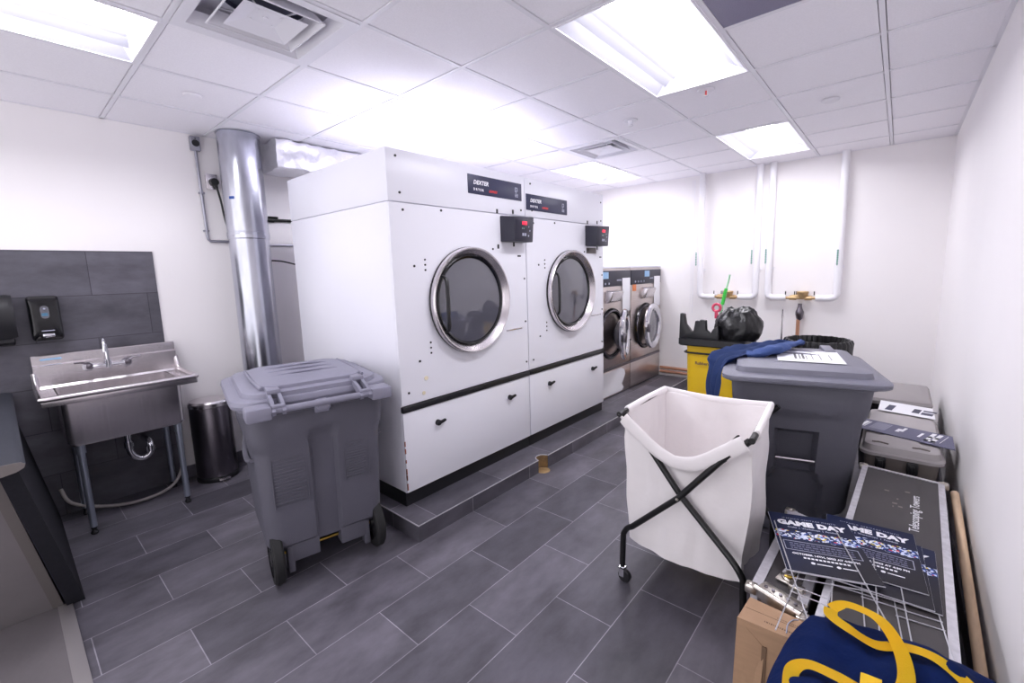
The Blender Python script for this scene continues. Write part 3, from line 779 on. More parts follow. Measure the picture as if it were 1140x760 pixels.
def build_left_wall_things():
    # soap dispenser
    t = thing('soap_dispenser', 'black wall soap dispenser with a small window, above the steel sink', 'soap dispenser', (XL+.012, .165, 1.24))
    x = XL+.012
    b = B()
    rings = []
    for dx, sy, za, zb in ((0, .073, 1.245, 1.535), (.085, .073, 1.245, 1.535), (.105, .066, 1.262, 1.52), (.11, .055, 1.28, 1.50)):
        rings.append([Vector((x+dx, .168+p.x, (za+zb)/2+p.y)) for p in rrect(sy, (zb-za)/2, .02, 5)])
    b.loft(rings); obj('housing', b, M['black_gloss'], t, True)
    b = B(); rr = [[Vector((x+.1105+d, .168+p.x, 1.43+p.y)) for p in rrect(.020, .042, .0199, 6)] for d in (-.002, .0015)]; b.loft(rr); obj('sight_window', b, M['glass'], t, True)
    b = B(); b.box(x+.1118, x+.113, .153, .181, 1.405, 1.425); o = obj('soap_level', b, mat('teal_soap', (70, 120, 150), .4), t, True)
    b = B(); b.box(x+.106, x+.1135, .140, .200, 1.305, 1.311, .001); b.ball((x+.112, .168, 1.452), .006); obj('trim_strip', b, M['text_grey'], t, True)
    b = B(); b.box(x+.085, x+.12, .14, .20, 1.262, 1.292, .01); obj('push_lever', b, M['chrome'], t, True)
    # towel dispenser
    t = thing('towel_dispenser', 'black rounded paper towel dispenser cut by the left edge of the photo', 'paper towel dispenser', (x, -.10, 1.26))
    b = B(); prof = []
    pr = [(0, 1.55), (.12, 1.55), (.18, 1.535), (.215, 1.49), (.225, 1.42), (.22, 1.33), (.20, 1.285), (0, 1.275)]
    rings = []
    for y, k in ((-.30, .9), (-.285, 1), (.015, 1), (.035, .96)):
        rings.append([Vector((x+px*k, y, 1.41+(pz-1.41)*k)) for px, pz in pr])
    b.loft(rings); obj('cover', b, M['black'], t, True)
    b = B(); b.box(x+.02, x+.215, -.28, .02, 1.24, 1.285, .012); obj('base', b, M['black_gloss'], t, True)
    # step can
    t = thing('step_trash_can', 'round stainless steel pedal bin between the sink and the grey cart', 'trash can', (.20, .985, 0))
    b = B(); b.lathe([(.14, .035), (.142, .04), (.142, .605), (.14, .61)], (.20, .985, 0), cap=True); obj('body', b, M['steel_dark'], t, True)
    b = B(); b.lathe([(.144, 0), (.147, .01), (.147, .035), (.143, .042)], (.20, .985, 0), cap=True); obj('base_ring', b, M['black'], t, True)
    b = B(); b.lathe([(.146, .612), (.147, .64), (.135, .655), (.07, .665), (.0001, .668)], (.20, .985, 0)); obj('lid', b, M['steel'], t, True)
    b = B(); b.box(.325, .375, .945, 1.025, .012, .03, .006); obj('pedal', b, M['steel'], t, True)
    # duct
    t = thing('exhaust_duct', 'tall round galvanised exhaust duct rising from behind the grey cart to the ceiling', 'duct', (.29, 1.37, 0))
    cx, cy, r = .275, 1.385, .150
    b = B(); b.cyl((cx, cy, 1.95), (cx, cy, H-.0), r, n=48, cap=False); obj('upper_section', b, M['galv'], t, True)
    b = B(); b.cyl((cx, cy, .0+.0), (cx, cy, 1.96), r-.004, n=48, cap=False); obj('lower_section', b, M['galv'], t, True)
    b = B(); b.lathe([(r-.003, 1.93), (r+.003, 1.935), (r+.003, 1.955), (r+.0045, 1.96), (r+.003, 1.965), (r+.003, 1.985), (r-.001, 1.99)], (cx, cy, 0)); obj('joint_band', b, M['galv'], t, True)
    b = B(); b.lathe([(r+.006, H-.002), (r+.006, H-.006), (r, H-.008)], (cx, cy, 0)); obj('ceiling_collar', b, M['galv'], t, True)
    b = B()
    for a in range(10):
        q = frame((cx, cy, 0), (1, 0, 0), (0, 1, 0)) @ Matrix.Rotation(R(-62+a*1.6), 4, 'Z')
        b.box(r+.0002, r+.001, -.002, .002, 2.235, 2.255, m=q)
    obj('tape_mark', b, M['blue_tape'], t, True, 0)
    # foil wrapped rectangular duct
    b = B()
    def foil(u, v):
        return
    rings = []
    ny = 70
    for i in range(ny+1):
        y = 1.60+1.3*i/ny; ring = []
        for p in rrect(.17, .115, .02, 3, side=8):
            q = Vector((.28+p.x, y, 2.625+p.y))
            d = noise.noise(Vector((q.x*14, q.y*11, q.z*16)))*.022 + abs(noise.noise(Vector((q.x*30, q.y*26, q.z*30))))*.012
            ring.append(q+Vector((p.x, 0, p.y)).normalized()*d)
        rings.append(ring)
    b.loft(rings); 
    o = obj('insulated_duct', b, M['foil'], smooth=60); tag(o, 'foil wrapped rectangular duct under the ceiling between the round duct and the dryers', 'duct')
    # surface conduit with top junction box and switch box
    t = thing('conduit_run', 'thin metal conduit on the white wall running down from a small box at the ceiling', 'conduit', (XL, 1.15, 1.9))
    b = B(); b.tube([(XL+.018, 1.145, 2.66), (XL+.018, 1.155, 1.97), (XL+.018, 1.16, 1.94), (XL+.018, 1.175, 1.925), (XL+.018, 1.30, 1.925)], .011, 10); obj('pipe', b, M['conduit'], t, True)
    b = B(); b.box(XL, XL+.045, 1.112, 1.178, 2.63, 2.74, .006); jb = obj('junction_box', b, M['conduit'], t, True)
    b = B(); b.cyl((XL+.044, 1.145, 2.685), (XL+.048, 1.145, 2.685), .026, n=20); b.cyl((XL+.044, 1.145, 2.72), (XL+.047, 1.145, 2.72), .005, n=8); obj('knockout', b, M['black'], jb, True)
    b = B(); 
    for z in (2.3, 2.0): b.box(XL, XL+.03, 1.132, 1.172, z, z+.014, .003)
    parts('strap', b, M['conduit'], t, True)
    t = thing('wall_outlet', 'small wall outlet box with a black plug beside the round duct', 'outlet', (XL, 1.225, 2.40))
    b = B(); b.box(XL, XL+.04, 1.19, 1.262, 2.345, 2.455, .006); obj('box', b, M['steel'], t, True)
    b = B(); b.box(XL+.04, XL+.043, 1.185, 1.267, 2.34, 2.46, .002); obj('cover_plate', b, M['steel'], t, True)
    b = B(); b.cyl((XL+.043, 1.235, 2.395), (XL+.09, 1.235, 2.395), .032, .028, n=20); b.cyl((XL+.07, 1.237, 2.385), (XL+.075, 1.245, 2.345), .013, n=12)
    b.tube([(XL+.075, 1.245, 2.36), (XL+.08, 1.262, 2.25), (XL+.075, 1.28, 2.1), (XL+.065, 1.315, 1.96), (XL+.06, 1.36, 1.9)], .008, 8, smooth=6)
    tag(obj('power_plug', b, M['cord']), 'black plug and cord hanging from the outlet, disappearing behind the duct', 'plug')
    # pipes between duct and dryer
    b = B(); b.tube([(XL+.009, 1.575, 2.75), (XL+.009, 1.56, .107)], .009, 8); tag(obj('conduit_pipe', b, M['conduit']), 'thin vertical conduit just right of the round duct', 'conduit')
    b = B(); b.tube([(XL+.015, 1.595, 2.125), (XL+.015, 2.0, 2.135)], .014, 10); b.tube([(XL+.011, 1.60, 2.152), (XL+.011, 1.72, 2.152)], .010, 8); b.tube([(XL+.019, 1.62, 2.125), (XL+.019, 1.68, 2.125)], .018, 10)
    tag(obj('gas_pipe', b, M['black_steel']), 'upper dark horizontal pipe with couplings between duct and dryer', 'pipe')
    b = B(); b.tube([(XL+.012, 1.595, 1.905), (XL+.012, 2.0, 1.91)], .012, 10); tag(obj('water_pipe', b, M['conduit']), 'lower grey horizontal pipe between duct and dryer', 'pipe')
    b = B(); b.tube([(XL+.008, 1.60, 1.60), (XL+.012, 1.60, 1.75), (XL+.05, 1.66, 1.765), (XL+.07, 1.76, 1.745), (XL+.09, 1.9, 1.70), (XL+.1, 2.0, 1.66)], .007, 8, smooth=5); tag(obj('power_cable', b, M['cord']), 'black cable sagging between the duct and the dryer side', 'cable')

# ------------------------------------------------------------------ rolling carts (grey bins)
def bin_cart(label, loc, rotz, lidmat, bodymat, lr=0, name='rollout_bin'):
    t = thing(name, label, 'trash cart', loc, rotz)
    # body: rings from foot to rim; local x = wheel side (+)
    b = B()
    prof = [  # z, x0, x1, hy, r
        (.02, -.27, -.02, .19, .04), (.10, -.275, .0, .20, .05), (.17, -.285, .20, .245, .06), (.19, -.288, .285, .285, .07), (.22, -.292, .312, .30, .075), (.30, -.30, .318, .303, .08),
        (.45, -.318, .326, .308, .08), (.60, -.333, .334, .312, .08), (.74, -.348, .340, .316, .08), (.765, -.352, .344, .325, .08), (.79, -.358, .346, .334, .08), (.85, -.366, .35, .338, .08), (.935, -.376, .355, .342, .08), (.942, -.40, .372, .362, .09), (.972, -.402, .374, .364, .09), (.978, -.392, .366, .354, .09)]
    if lr: prof = [(z, x0, x1, hy-(.036*(1-min(1, z/.90)) if z > .16 else 0), r-.01) for z, x0, x1, hy, r in prof]
    # resample rings densely
    zs = []
    for i in range(len(prof)-1):
        n = max(1, int((prof[i+1][0]-prof[i][0])/.02))
        for k in range(n):
            f = k/n; zs.append([a+(c-a)*f for a, c in zip(prof[i], prof[i+1])])
    zs.append(list(prof[-1]))
    def sm(a, b_, x):
        x = max(0, min(1, (x-a)/(b_-a))); return x*x*(3-2*x)
    rings = []
    for z, x0, x1, hy, r in zs:
        ring = rrect((x1-x0)/2, hy, r, 6, (x0+x1)/2, 0, z, side=26)
        for p in ring:
            if p.x > x1-.02 and z > .2:   # wheel side: central channel
                k = (1-sm(.052, .066, abs(p.y)))*(1-sm(.80, .83, z))
                p.x -= .028*k
            if p.x < x0+.02:              # front: catch-bar pocket and lower recess
                k = (1-sm(.088, .098, abs(p.y)))*(sm(.43, .44, z))*(1-sm(.655, .67, z))
                w = .088+.045*(1-sm(.33, .43, z))
                k2 = (1-sm(w, w+.015, abs(p.y)))*(1-sm(.42, .44, z))*sm(.06, .1, z)
                p.x += .075*k + .045*k2
                # moulded swell under the rim
                yy = abs(p.y)/.24; zc_ = .765+.03*yy*yy; p.x -= .018*(1-sm(.8, 1.05, yy))*sm(zc_-.006, zc_+.012, z)*(1-sm(.86, .93, z))
        rings.append(ring)
    b.loft(rings, True, False)
    inn = [rrect((x1-x0)/2-.02, hy-.02, r, 6, (x0+x1)/2, 0, z, side=26) for z, x0, x1, hy, r in (zs[-1], zs[-6])]
    b.loft([rings[-1], inn[0], inn[1]], False, False)
    # side gussets (low shoulder swoops)
    for s in (-1, 1):
        b.tube([(-.20, s*.305, .70), (-.05, s*.325, .665), (.12, s*.33, .66), (.26, s*.318, .70)], .014, 8, smooth=5, sc=(1, .7))
    body = obj('body', b, bodymat, t)
    # embossed notice panels on the wheel side
    random.seed(5)
    for (ya, yb, za, zb) in ((-.245, -.095, .45, .70), (.105, .225, .50, .70)):
        b = B()
        for k in range(15):
            z = zb - (zb-za)*k/14; L = (yb-ya)*(.8+.2*random.random())
            b.box(.320+.028*(z-.2)*1.0, .3275+.028*(z-.2)*1.0, ya, ya+L, z-.003, z+.003, .001)
        for yy in (ya-.008, yb+.004): b.box(.321+.028*(.25), .327+.028*.45, yy, yy+.003, za-.01, zb+.01)
        obj('embossed_notice', b, bodymat, body)
    # undercarriage with axle
    b = B(); b.box(.10, .30, -.20, -.055, .11, .23, .008); b.box(.10, .30, .055, .20, .11, .23, .008); b.box(.10, .22, -.055, .055, .15, .23)
    for s in (-1, 1): b.box(.235, .30, s*.20-.016, s*.20+.016, .055, .2, .006)
    obj('axle_bracket', b, bodymat, t)
    b = B(); b.cyl((.235, -.235, .145), (.235, .235, .145), .008, n=14); obj('axle', b, M['gold'], t)
    for s in (-1, 1):
        b = B(); c = (.235, s*.262, .145)
        b.lathe([(.10, -.028), (.135, -.026), (.145, -.016), (.145, .016), (.135, .026), (.10, .028)], c, 'Y', 40)
        w = obj('wheel', b, M['rubber'], t)
        b = B(); b.lathe([(.0001, -.024), (.03, -.026), (.035, -.012), (.09, -.010), (.102, -.024), (.102, .024), (.09, .010), (.035, .012), (.03, .026), (.0001, .024)], c, 'Y', 40); 
        for k in range(6):
            a = k*PI/3; b.box(.03, .10, -.02, .02, -.007, .007, m=Matrix.Translation(c) @ Matrix.Rotation(a, 4, 'Y'))
        obj('hub', b, M['black'], w)
    # front catch bar
    b = B(); b.cyl((-.315, -.096, .495), (-.315, .096, .495), .0115, n=16); obj('catch_bar', b, M['steel'], t)
    # handle bar with corner blocks
    b = B(); b.cyl((.445, -.30, .985), (.445, .30, .985), .0165, n=16)
    for s in (-1, 1):
        ya, yb = (s*.345, s*.235)
        b.box(.355, .465, min(ya, yb), max(ya, yb), .945, 1.01, .012)
    b.box(.355, .445, -.03, .03, .945, .985, .008)
    b.box(.365, .38, -.035, .035, .915, .955, .006)
    obj('handle', b, lidmat, t)
    # lid: stepped domed slab
    b = B()
    lp = [(.985, -.455, .335, .372, .10), (.975, -.49, .345, .385, .14), (.992, -.50, .35, .39, .15), (1.012, -.494, .345, .385, .15), (1.018, -.478, .34, .375, .15), (1.020, -.440, .325, .338, .14), (1.042, -.434, .322, .330, .135), (1.046, -.425, .315, .322, .13), (1.050, -.350, .285, .262, .10), (1.066, -.345, .282, .256, .095), (1.070, -.335, .275, .248, .09), (1.080, -.12, .15, .10, .05)]
    if lr: lp = [(.985, -.455, .335, .372, .06), (.970, -.485, .345, .385, .08), (.976, -.498, .35, .391, .085), (.984, -.500, .351, .392, .085), (.985, -.496, .349, .388, .085), (.990, -.496, .349, .388, .085), (.991, -.500, .351, .392, .085), (1.000, -.499, .35, .391, .085), (1.006, -.485, .34, .38, .08), (1.014, -.44, .31, .345, .06), (1.013, -.432, .305, .322, .05), (1.042, -.426, .30, .314, .05), (1.046, -.41, .29, .304, .05), (1.050, -.2, .2, .2, .05)]
    rings = [rrect((x1-x0)/2, hy, r if lr else max(.04, r-lr), 8, (x0+x1)/2, 0, z, side=8) for z, x0, x1, hy, r in lp]
    b.loft(rings); lid = obj('lid', b, lidmat, t, smooth=28)
    # moulded ribs on the lid
    b = B()
    for x in ((.0, .1) if lr else (-.17, -.05, .07)):
        b.tube([(x-.02, -.17, 1.072-lr*.5), (x+.0, -.08, 1.083-lr*.5), (x+.005, 0, 1.086-lr*.5), (x+.0, .08, 1.083-lr*.5), (x-.02, .17, 1.072-lr*.5)], .0055, 8, smooth=4)
    for s in (() if lr else (-1, 1)):
        b.tube([(-.30, s*.265, 1.06), (.05, s*.265, 1.064), (.27, s*.25, 1.06)], .008, 8, smooth=4)
    obj('lid_rib', b, lidmat, lid)
    # hinge straps reaching over the handle bar
    for s in (-1, 1):
        b = B(); y0, y1 = (s*.235, s*.175) if s < 0 else (s*.175, s*.235)
        y0, y1 = min(y0, y1), max(y0, y1)
        for (ya, yb) in ((y0, y0+.016), (y1-.016, y1)):
            b.prism([(.16, 1.05), (.33, 1.045), (.42, 1.022), (.472, .985), (.455, .962), (.42, .975), (.36, 1.005), (.16, 1.03)], ya, yb, frame((0, 0, 0), (1, 0, 0), (0, 0, 1)) @ Matrix.Diagonal((1, 1, -1, 1)))
        b.box(.12, .34, y0, y1, 1.040, 1.064, .006); b.box(.425, .458, y0, y1, .998, 1.012, .005)
        obj('hinge_strap', b, lidmat, lid)
    return t

def build_bins():
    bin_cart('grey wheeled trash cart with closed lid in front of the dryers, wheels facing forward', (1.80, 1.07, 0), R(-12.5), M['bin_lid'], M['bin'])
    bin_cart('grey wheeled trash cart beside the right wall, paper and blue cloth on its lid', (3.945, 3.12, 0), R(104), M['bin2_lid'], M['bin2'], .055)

# ------------------------------------------------------------------ laundry hamper
def build_hamper():
    t = thing('laundry_hamper', 'white canvas laundry hamper on a black folding X frame with casters', 'hamper', (3.7, 2.18, 0))
    yf, yb = 1.93, 2.44; xl, xr = 3.405, 4.00; zt = .90
    def W(p, a=.008, s=7): 
        return Vector((noise.noise(p*s), noise.noise(p*s+Vector((9, 3, 1))), .4*noise.noise(p*s+Vector((2, 7, 5)))))*a
    # sides of the bag as one lofted sheet: rim loop -> lower loop
    n = 120; lev = 40
    def rim(u):
        # u around: 0 front-left ->front-right ->back-right->back-left
        k = u*4
        if k < 1: f = k; p = Vector((xl+(xr-xl)*f, yf, zt - .175*math.sin(PI*f)**1.25)); p.y += .012*math.sin(PI*f)
        elif k < 2: f = k-1; p = Vector((xr-.04*f, yf+(yb-yf)*f, zt))
        elif k < 3: f = k-2; p = Vector((xr-.04-(xr-.04-xl)*f, yb, zt - .014*math.sin(PI*f)))
        else: f = k-3; p = Vector((xl, yb-(yb-yf)*f, zt))
        return p
    def low(u):
        k = u*4; x0, x1, y0, y1, z = 3.405, 3.95, 1.985, 2.41, .19
        if k < 1: f = k; return Vector((x0+(x1-x0)*f, y0-.03*math.sin(PI*f), z-.015*math.sin(PI*f)))
        if k < 2: f = k-1; return Vector((x1, y0+(y1-y0)*f, z))
        if k < 3: f = k-2; return Vector((x1-(x1-x0)*f, y1, z))
        f = k-3; return Vector((x0, y1-(y1-y0)*f, z))
    bm = bmesh.new(); g = []
    for j in range(lev+1):
        v = j/lev; ring = []
        for i in range(n):
            u = i/n; a = rim(u); c = low(u)
            p = a.lerp(c, v)
            cen = Vector((3.70, 2.2, p.z)); out = (p-cen); out.z = 0; out.normalize()
            k = (u*4) % 1
            bulge = (.003 if u < .25 else .012)*math.sin(PI*v)*math.sin(PI*k)
            p += out*bulge
            amp = min(1, v*5)*.012 + .002
            p += out*(noise.noise(Vector((p.x*6+3, p.y*6, p.z*3)))*amp*2.2 + noise.noise(Vector((p.x*17, p.y*17, p.z*5)))*amp*.8)
            if u < .25: p.y -= .066*max(0, 1-v/.13)
            if u < .25: # diagonal pull folds on the front from the hanging rim
                p.y += .006*math.sin((k*9+v*6))*math.exp(-v*3)+.004
            ring.append(bm.verts.new(p))
        g.append(ring)
    for j in range(lev):
        for i in range(n): bm.faces.new((g[j][i], g[j][(i+1) % n], g[j+1][(i+1) % n], g[j+1][i]))
    # bottom
    prev = g[-1]
    cen = Vector((3.68, 2.2, .185))
    for s in (.66, .33):
        ring = [bm.verts.new(cen.lerp(v.co, s)+Vector((0, 0, -.02*(1-s)))) for v in g[-1]]
        for i in range(n): bm.faces.new((prev[i], prev[(i+1) % n], ring[(i+1) % n], ring[i]))
        prev = ring
    bm.faces.new(prev)
    bmesh.ops.recalc_face_normals(bm, faces=bm.faces)
    bag = obj('canvas_bag', bm, M['canvas'], t, True, 80)
    md = bag.modifiers.new('thick', 'SOLIDIFY'); md.thickness = .003
    # rolled hem around the side bars and along front and back rims
    b = B()
    b.tube([(xl, yf+.02, zt), (xl-.002, (yf+yb)/2, zt+.002), (xl, yb-.01, zt)], .019, 12, smooth=5, sc=(.8, 1.15))
    b.tube([(xr, yf+.02, zt), (xr-.018, (yf+yb)/2, zt+.002), (xr-.04, yb-.01, zt)], .019, 12, smooth=5, sc=(.8, 1.15))
    fr = [rim(.25*i/24)+Vector((0, -.066+.006*noise.noise(Vector((i*.7, 0, 0))), .006*noise.noise(Vector((i*.5, 3, 0))))) for i in range(1, 24)]
    b.tube(fr, .018, 12, sc=(.5, 1.9))
    bk = [rim(.5+.25*i/14) for i in range(15)]; b.tube(bk, .013, 10, sc=(.45, 1.4))
    obj('hem', b, M['canvas'], bag, True, 70)
    b = B()
    for k, dx in enumerate((-.012, .006, .016)):
        b.tube([(3.69+dx, yf+.045, .47), (3.685+dx*1.3, yf+.04, .43), (3.69+dx*1.2, yf+.05, .385-.01*k)], .004, 6, smooth=3, sc=(1.6, .5))
    parts('stain', b, mat('tan_stain', (214, 196, 176), .9), bag, True)
    # frames
    def leg(y, mir, yo, name='frame_leg'):
        s = (lambda x: xl+xr-x) if mir else (lambda x: x)
        b = B()
        P = [(s(xl+.01), y, .085), (s(xl+.012), y, .20), (s(xl+.015), y, .265), (s(xl+.035), y, .30), (s(xl+.07), y+yo, .33), (s((xl+xr)/2), y+yo, .555), (s(xr-.12), y+yo, .78), (s(xr-.01), y+yo, zt-.005)]
        b.tube(P[:2]+catmull([Vector(p) for p in P[2:5]], 4)+P[5:], .0145, 12)
        return obj(name, b, M['black_steel'], t, True)
    for y in (yf-.038, yb+.03):
        leg(y, False, -.014); leg(y, True, .014)
    b = B(); b.cyl(((xl+xr)/2, yf-.070, .555), ((xl+xr)/2, yf-.02, .555), .006, n=10); b.ball(((xl+xr)/2, yf-.070, .555), .007); obj('pivot_bolt', b, M['nickel'], t, True)
    for x, nm in ((xl, 0), (xr, 1)):
        b = B(); b.cyl((x, yf-.062, zt), (x-(.04 if nm else 0), yb+.02, zt), .0135, n=14); obj('top_bar', b, M['black_steel'], t, True)
    for x in (xl+.01, xr-.01):
        for y in (yf-.038, yb+.03):
            b = B(); b.cyl((x, y, .075), (x, y, .095), .011, n=12); b.box(x-.014, x+.014, y-.016, y-.013, .03, .078); b.box(x-.014, x+.014, y+.013, y+.016, .03, .078); b.box(x-.014, x+.014, y-.016, y+.016, .074, .078)
            c = obj('caster', b, M['chrome'], t, True)
            b = B(); b.lathe([(.0001, -.012), (.03, -.012), (.034, -.008), (.034, .008), (.03, .012), (.0001, .012)], (x+.012, y, .034), 'Y', 24); obj('caster_wheel', b, M['black'], c, True)

# ------------------------------------------------------------------ flight cases
def flight_case(name, label, quad, z0, z1, w=.022, text=False):
    cx = sum(p[0] for p in quad)/4; cy = sum(p[1] for p in quad)/4
    t = thing(name, label, 'case', (cx, cy, z0))
    P = [Vector((x, y, z0)) for x, y in quad]; Q = [Vector((x, y, z1)) for x, y in quad]
    b = B(); b.quadbox(P, Q); obj('panel', b, M['case_panel'], t, True, 0)
    # aluminium angle edging on every edge
    b = B()
    for k in range(4):
        a, c = Q[k], Q[(k+1) % 4]; d = (c-a).normalized(); inw = Vector((-d.y, d.x, 0))
        b.quadbox([a-inw*.003+Vector((0, 0, -.024)), c-inw*.003+Vector((0, 0, -.024)), c+inw*w+Vector((0, 0, .0015)), a+inw*w+Vector((0, 0, .0015))][:4],
                  [a-inw*.003+Vector((0, 0, .003)), c-inw*.003+Vector((0, 0, .003)), c+inw*w+Vector((0, 0, .004)), a+inw*w+Vector((0, 0, .004))])
        b.quadbox([p+Vector((0, 0, 0)) for p in (P[k]-inw*.003, P[k]-inw*.003+d*.024, P[k]+inw*.0+d*.024, P[k])],
                  [p for p in (a-inw*.003, a-inw*.003+d*.024, a+d*.024, a)])
        b.quadbox([p for p in (P[(k+1) % 4]-inw*.003-d*.024, P[(k+1) % 4]-inw*.003, P[(k+1) % 4], P[(k+1) % 4]-d*.024)],
                  [p for p in (c-inw*.003-d*.024, c-inw*.003, c, c-d*.024)])
    obj('edging', b, M['alu'], t, True, 0)
    for q in Q:
        b = B(); b.ball(q, .013, (1, 1, .8)); b.box(q.x-.02, q.x+.02, q.y-.02, q.y+.02, q.z-.025, q.z+.005, .006); obj('corner_cap', b, M['nickel'], t, True)
    return t
CZ = .478
def build_cases():
    q = [(4.262, 1.02), (4.600, 1.02), (4.657, 2.955), (4.33, 3.00)]
    t = flight_case('flight_case', 'long black flight case along the right wall carrying yard signs and a navy bag', q, 0, CZ)
    d = Vector((.057, 1.935, 0)).normalized()
    b = text_bm('Telescoping Towers', .048, frame((4.548, 2.33, CZ+.001), d, (-d.y, d.x, 0)), ext=.0005, spacing=.98)
    o = obj('lettering', b, M['paper'], t, True, 0); o['label'] = 'white handwritten words Telescoping Towers'
    # chalky scuffs
    b = B(); random.seed(2)
    for k in range(7):
        x, y = 4.42+random.random()*.09, 2.45+random.random()*.3; b.box(x, x+.02*random.random()+.004, y, y+.014, CZ, CZ+.0006)
    parts('scuff', b, M['tote_body'], t, True, 0)
    z1 = CZ-.03
    q = [(4.075, 1.62), (4.243, 1.56), (4.262, 2.22), (4.09, 2.28)]
    t = flight_case('flight_case', 'shorter black flight case with hinged metal hardware, between the hamper and the long case', q, 0, z1, .03)
    # hinge hardware on its near end and top
    b = B()
    fr = frame((4.085, 1.615, z1+.003), (.168, -.06, 0), (.06, .168, 0))
    b.box(.01, .16, -.008, .052, 0, .008, .003, m=fr); b.box(.02, .15, -.016, -.008, -.05, .006, .003, m=fr)
    b.cyl(fr @ Vector((.005, -.006, .004)), fr @ Vector((.165, -.006, .004)), .010, n=14)
    parts('hinge', b, M['nickel'], t, True)
    b = B()
    for k in range(5):
        b.cyl(fr @ Vector((.03+.026*k, .022, .006)), fr @ Vector((.03+.026*k, .022, .012)), .006, n=10)
        b.cyl(fr @ Vector((.03+.026*k, -.016, -.03)), fr @ Vector((.03+.026*k, -.020, -.03)), .006, n=10)
    parts('rivet', b, M['steel_dark'], t, True)
    b = B(); fl = frame((4.135, 1.70, z1+.004), (.9, -.2, 0), (.2, .9, 0))
    b.box(0, .075, 0, .05, 0, .008, .003, m=fl); b.box(.01, .04, .05, .12, 0, .006, .002, m=fl)
    b.torus(fl @ Vector((.035, .03, .012)), .018, .005, 'Z', 20, 8)
    b.box(.05, .10, -.02, .01, .0, .02, .005, m=fl)
    obj('latch', b, M['nickel'], t, True)
    b = B(); b.cyl(fl @ Vector((.02, .03, .008)), fl @ Vector((.055, .045, .014)), .006, n=10); obj('latch_tongue', b, M['gold'], t, True)
    b = B(); b.box(0, .03, .06, .50, 0, .005, .002, m=fl); obj('centre_strip', b, M['alu'], t, True)

# ------------------------------------------------------------------ yard signs and stakes
SW, SH = .292, .410
def yard_sign(label, z, tl, tr, detail=3):
    """tl, tr: top-left and top-right corner; sign lies nearly flat"""
    tl = Vector((*tl, z)); tr = Vector((*tr, z)); xd = (tr-tl).normalized(); yd = Vector((-xd.y, xd.x, 0))
    org = (tl+tr)/2 - yd*SH/2
    rz = math.atan2(xd.y, xd.x)
    t = thing('yard_sign', label, 'sign', org, rz, 'yard signs on the flight case')
    b = B(); b.box(-SW/2, SW/2, -SH/2, SH/2, 0, .0035); obj('backing', b, M['sign_edge'], t, smooth=0)
    b = B(); b.box(-SW/2+.0005, SW/2-.0005, -SH/2+.0005, SH/2-.0005, .0034, .0042); obj('printed_face', b, M['navy_sign'], t, smooth=0)
    zt = .0043
    b = text_bm('GAME DAY', .047, Matrix.Translation((0, .115, zt)), align='CENTER', bold=.0032, spacing=1.05, ext=.0002); obj('headline', b, M['text_white'], t, smooth=0)
    b = text_bm('HISPANIC HERITAGE MONTH', .0115, Matrix.Translation((0, .163, zt)), align='CENTER', spacing=1.35, ext=.0002)
    addtext(b, 'Crafts  |  Workshops  |  Football', .0135, Matrix.Translation((0, .092, zt)), align='CENTER', ext=.0002, bold=.0004)
    obj('subtitle', b, M['text_grey'], t, smooth=0)
    if detail > 1:
        b = B()
        for (u0, u1, v0, v1) in ((-.125, .125, -.012, -.0095), (-.125, .125, -.072, -.0695), (-.125, -.1225, -.072, -.0095), (.1225, .125, -.072, -.0095)): b.box(u0, u1, v0, v1, zt-.0002, zt+.0002)
        obj('outline_box', b, M['text_grey'], t, smooth=0)
        random.seed(11); b = B()
        for r_ in range(3):
            x = -.105
            while x < .10:
                w = .006+random.random()*.014; b.box(x, min(.105, x+w), -.030-.0155*r_, -.022-.0155*r_, zt-.0002, zt+.0002); x += w+.004
        obj('small_print', b, M['slate_card'], t, smooth=0)
        b = text_bm('OCTOBER 14TH, 2023 AT 4:30 PM', .0145, Matrix.Translation((0, -.098, zt)), align='CENTER', ext=.0002, bold=.0006)
        for k in range(12): b.box(-.075+.0125*k, -.066+.0125*k, -.120, -.111, zt-.0002, zt+.0002)
        for x in (-.05, .03): b.cyl((x, -.142, zt-.0002), (x, -.142, zt+.0004), .007, n=14); b.box(x+.012, x+.06, -.145, -.140, zt-.0002, zt+.0002)
        obj('date_lettering', b, M['text_white'], t, smooth=0)
    return t
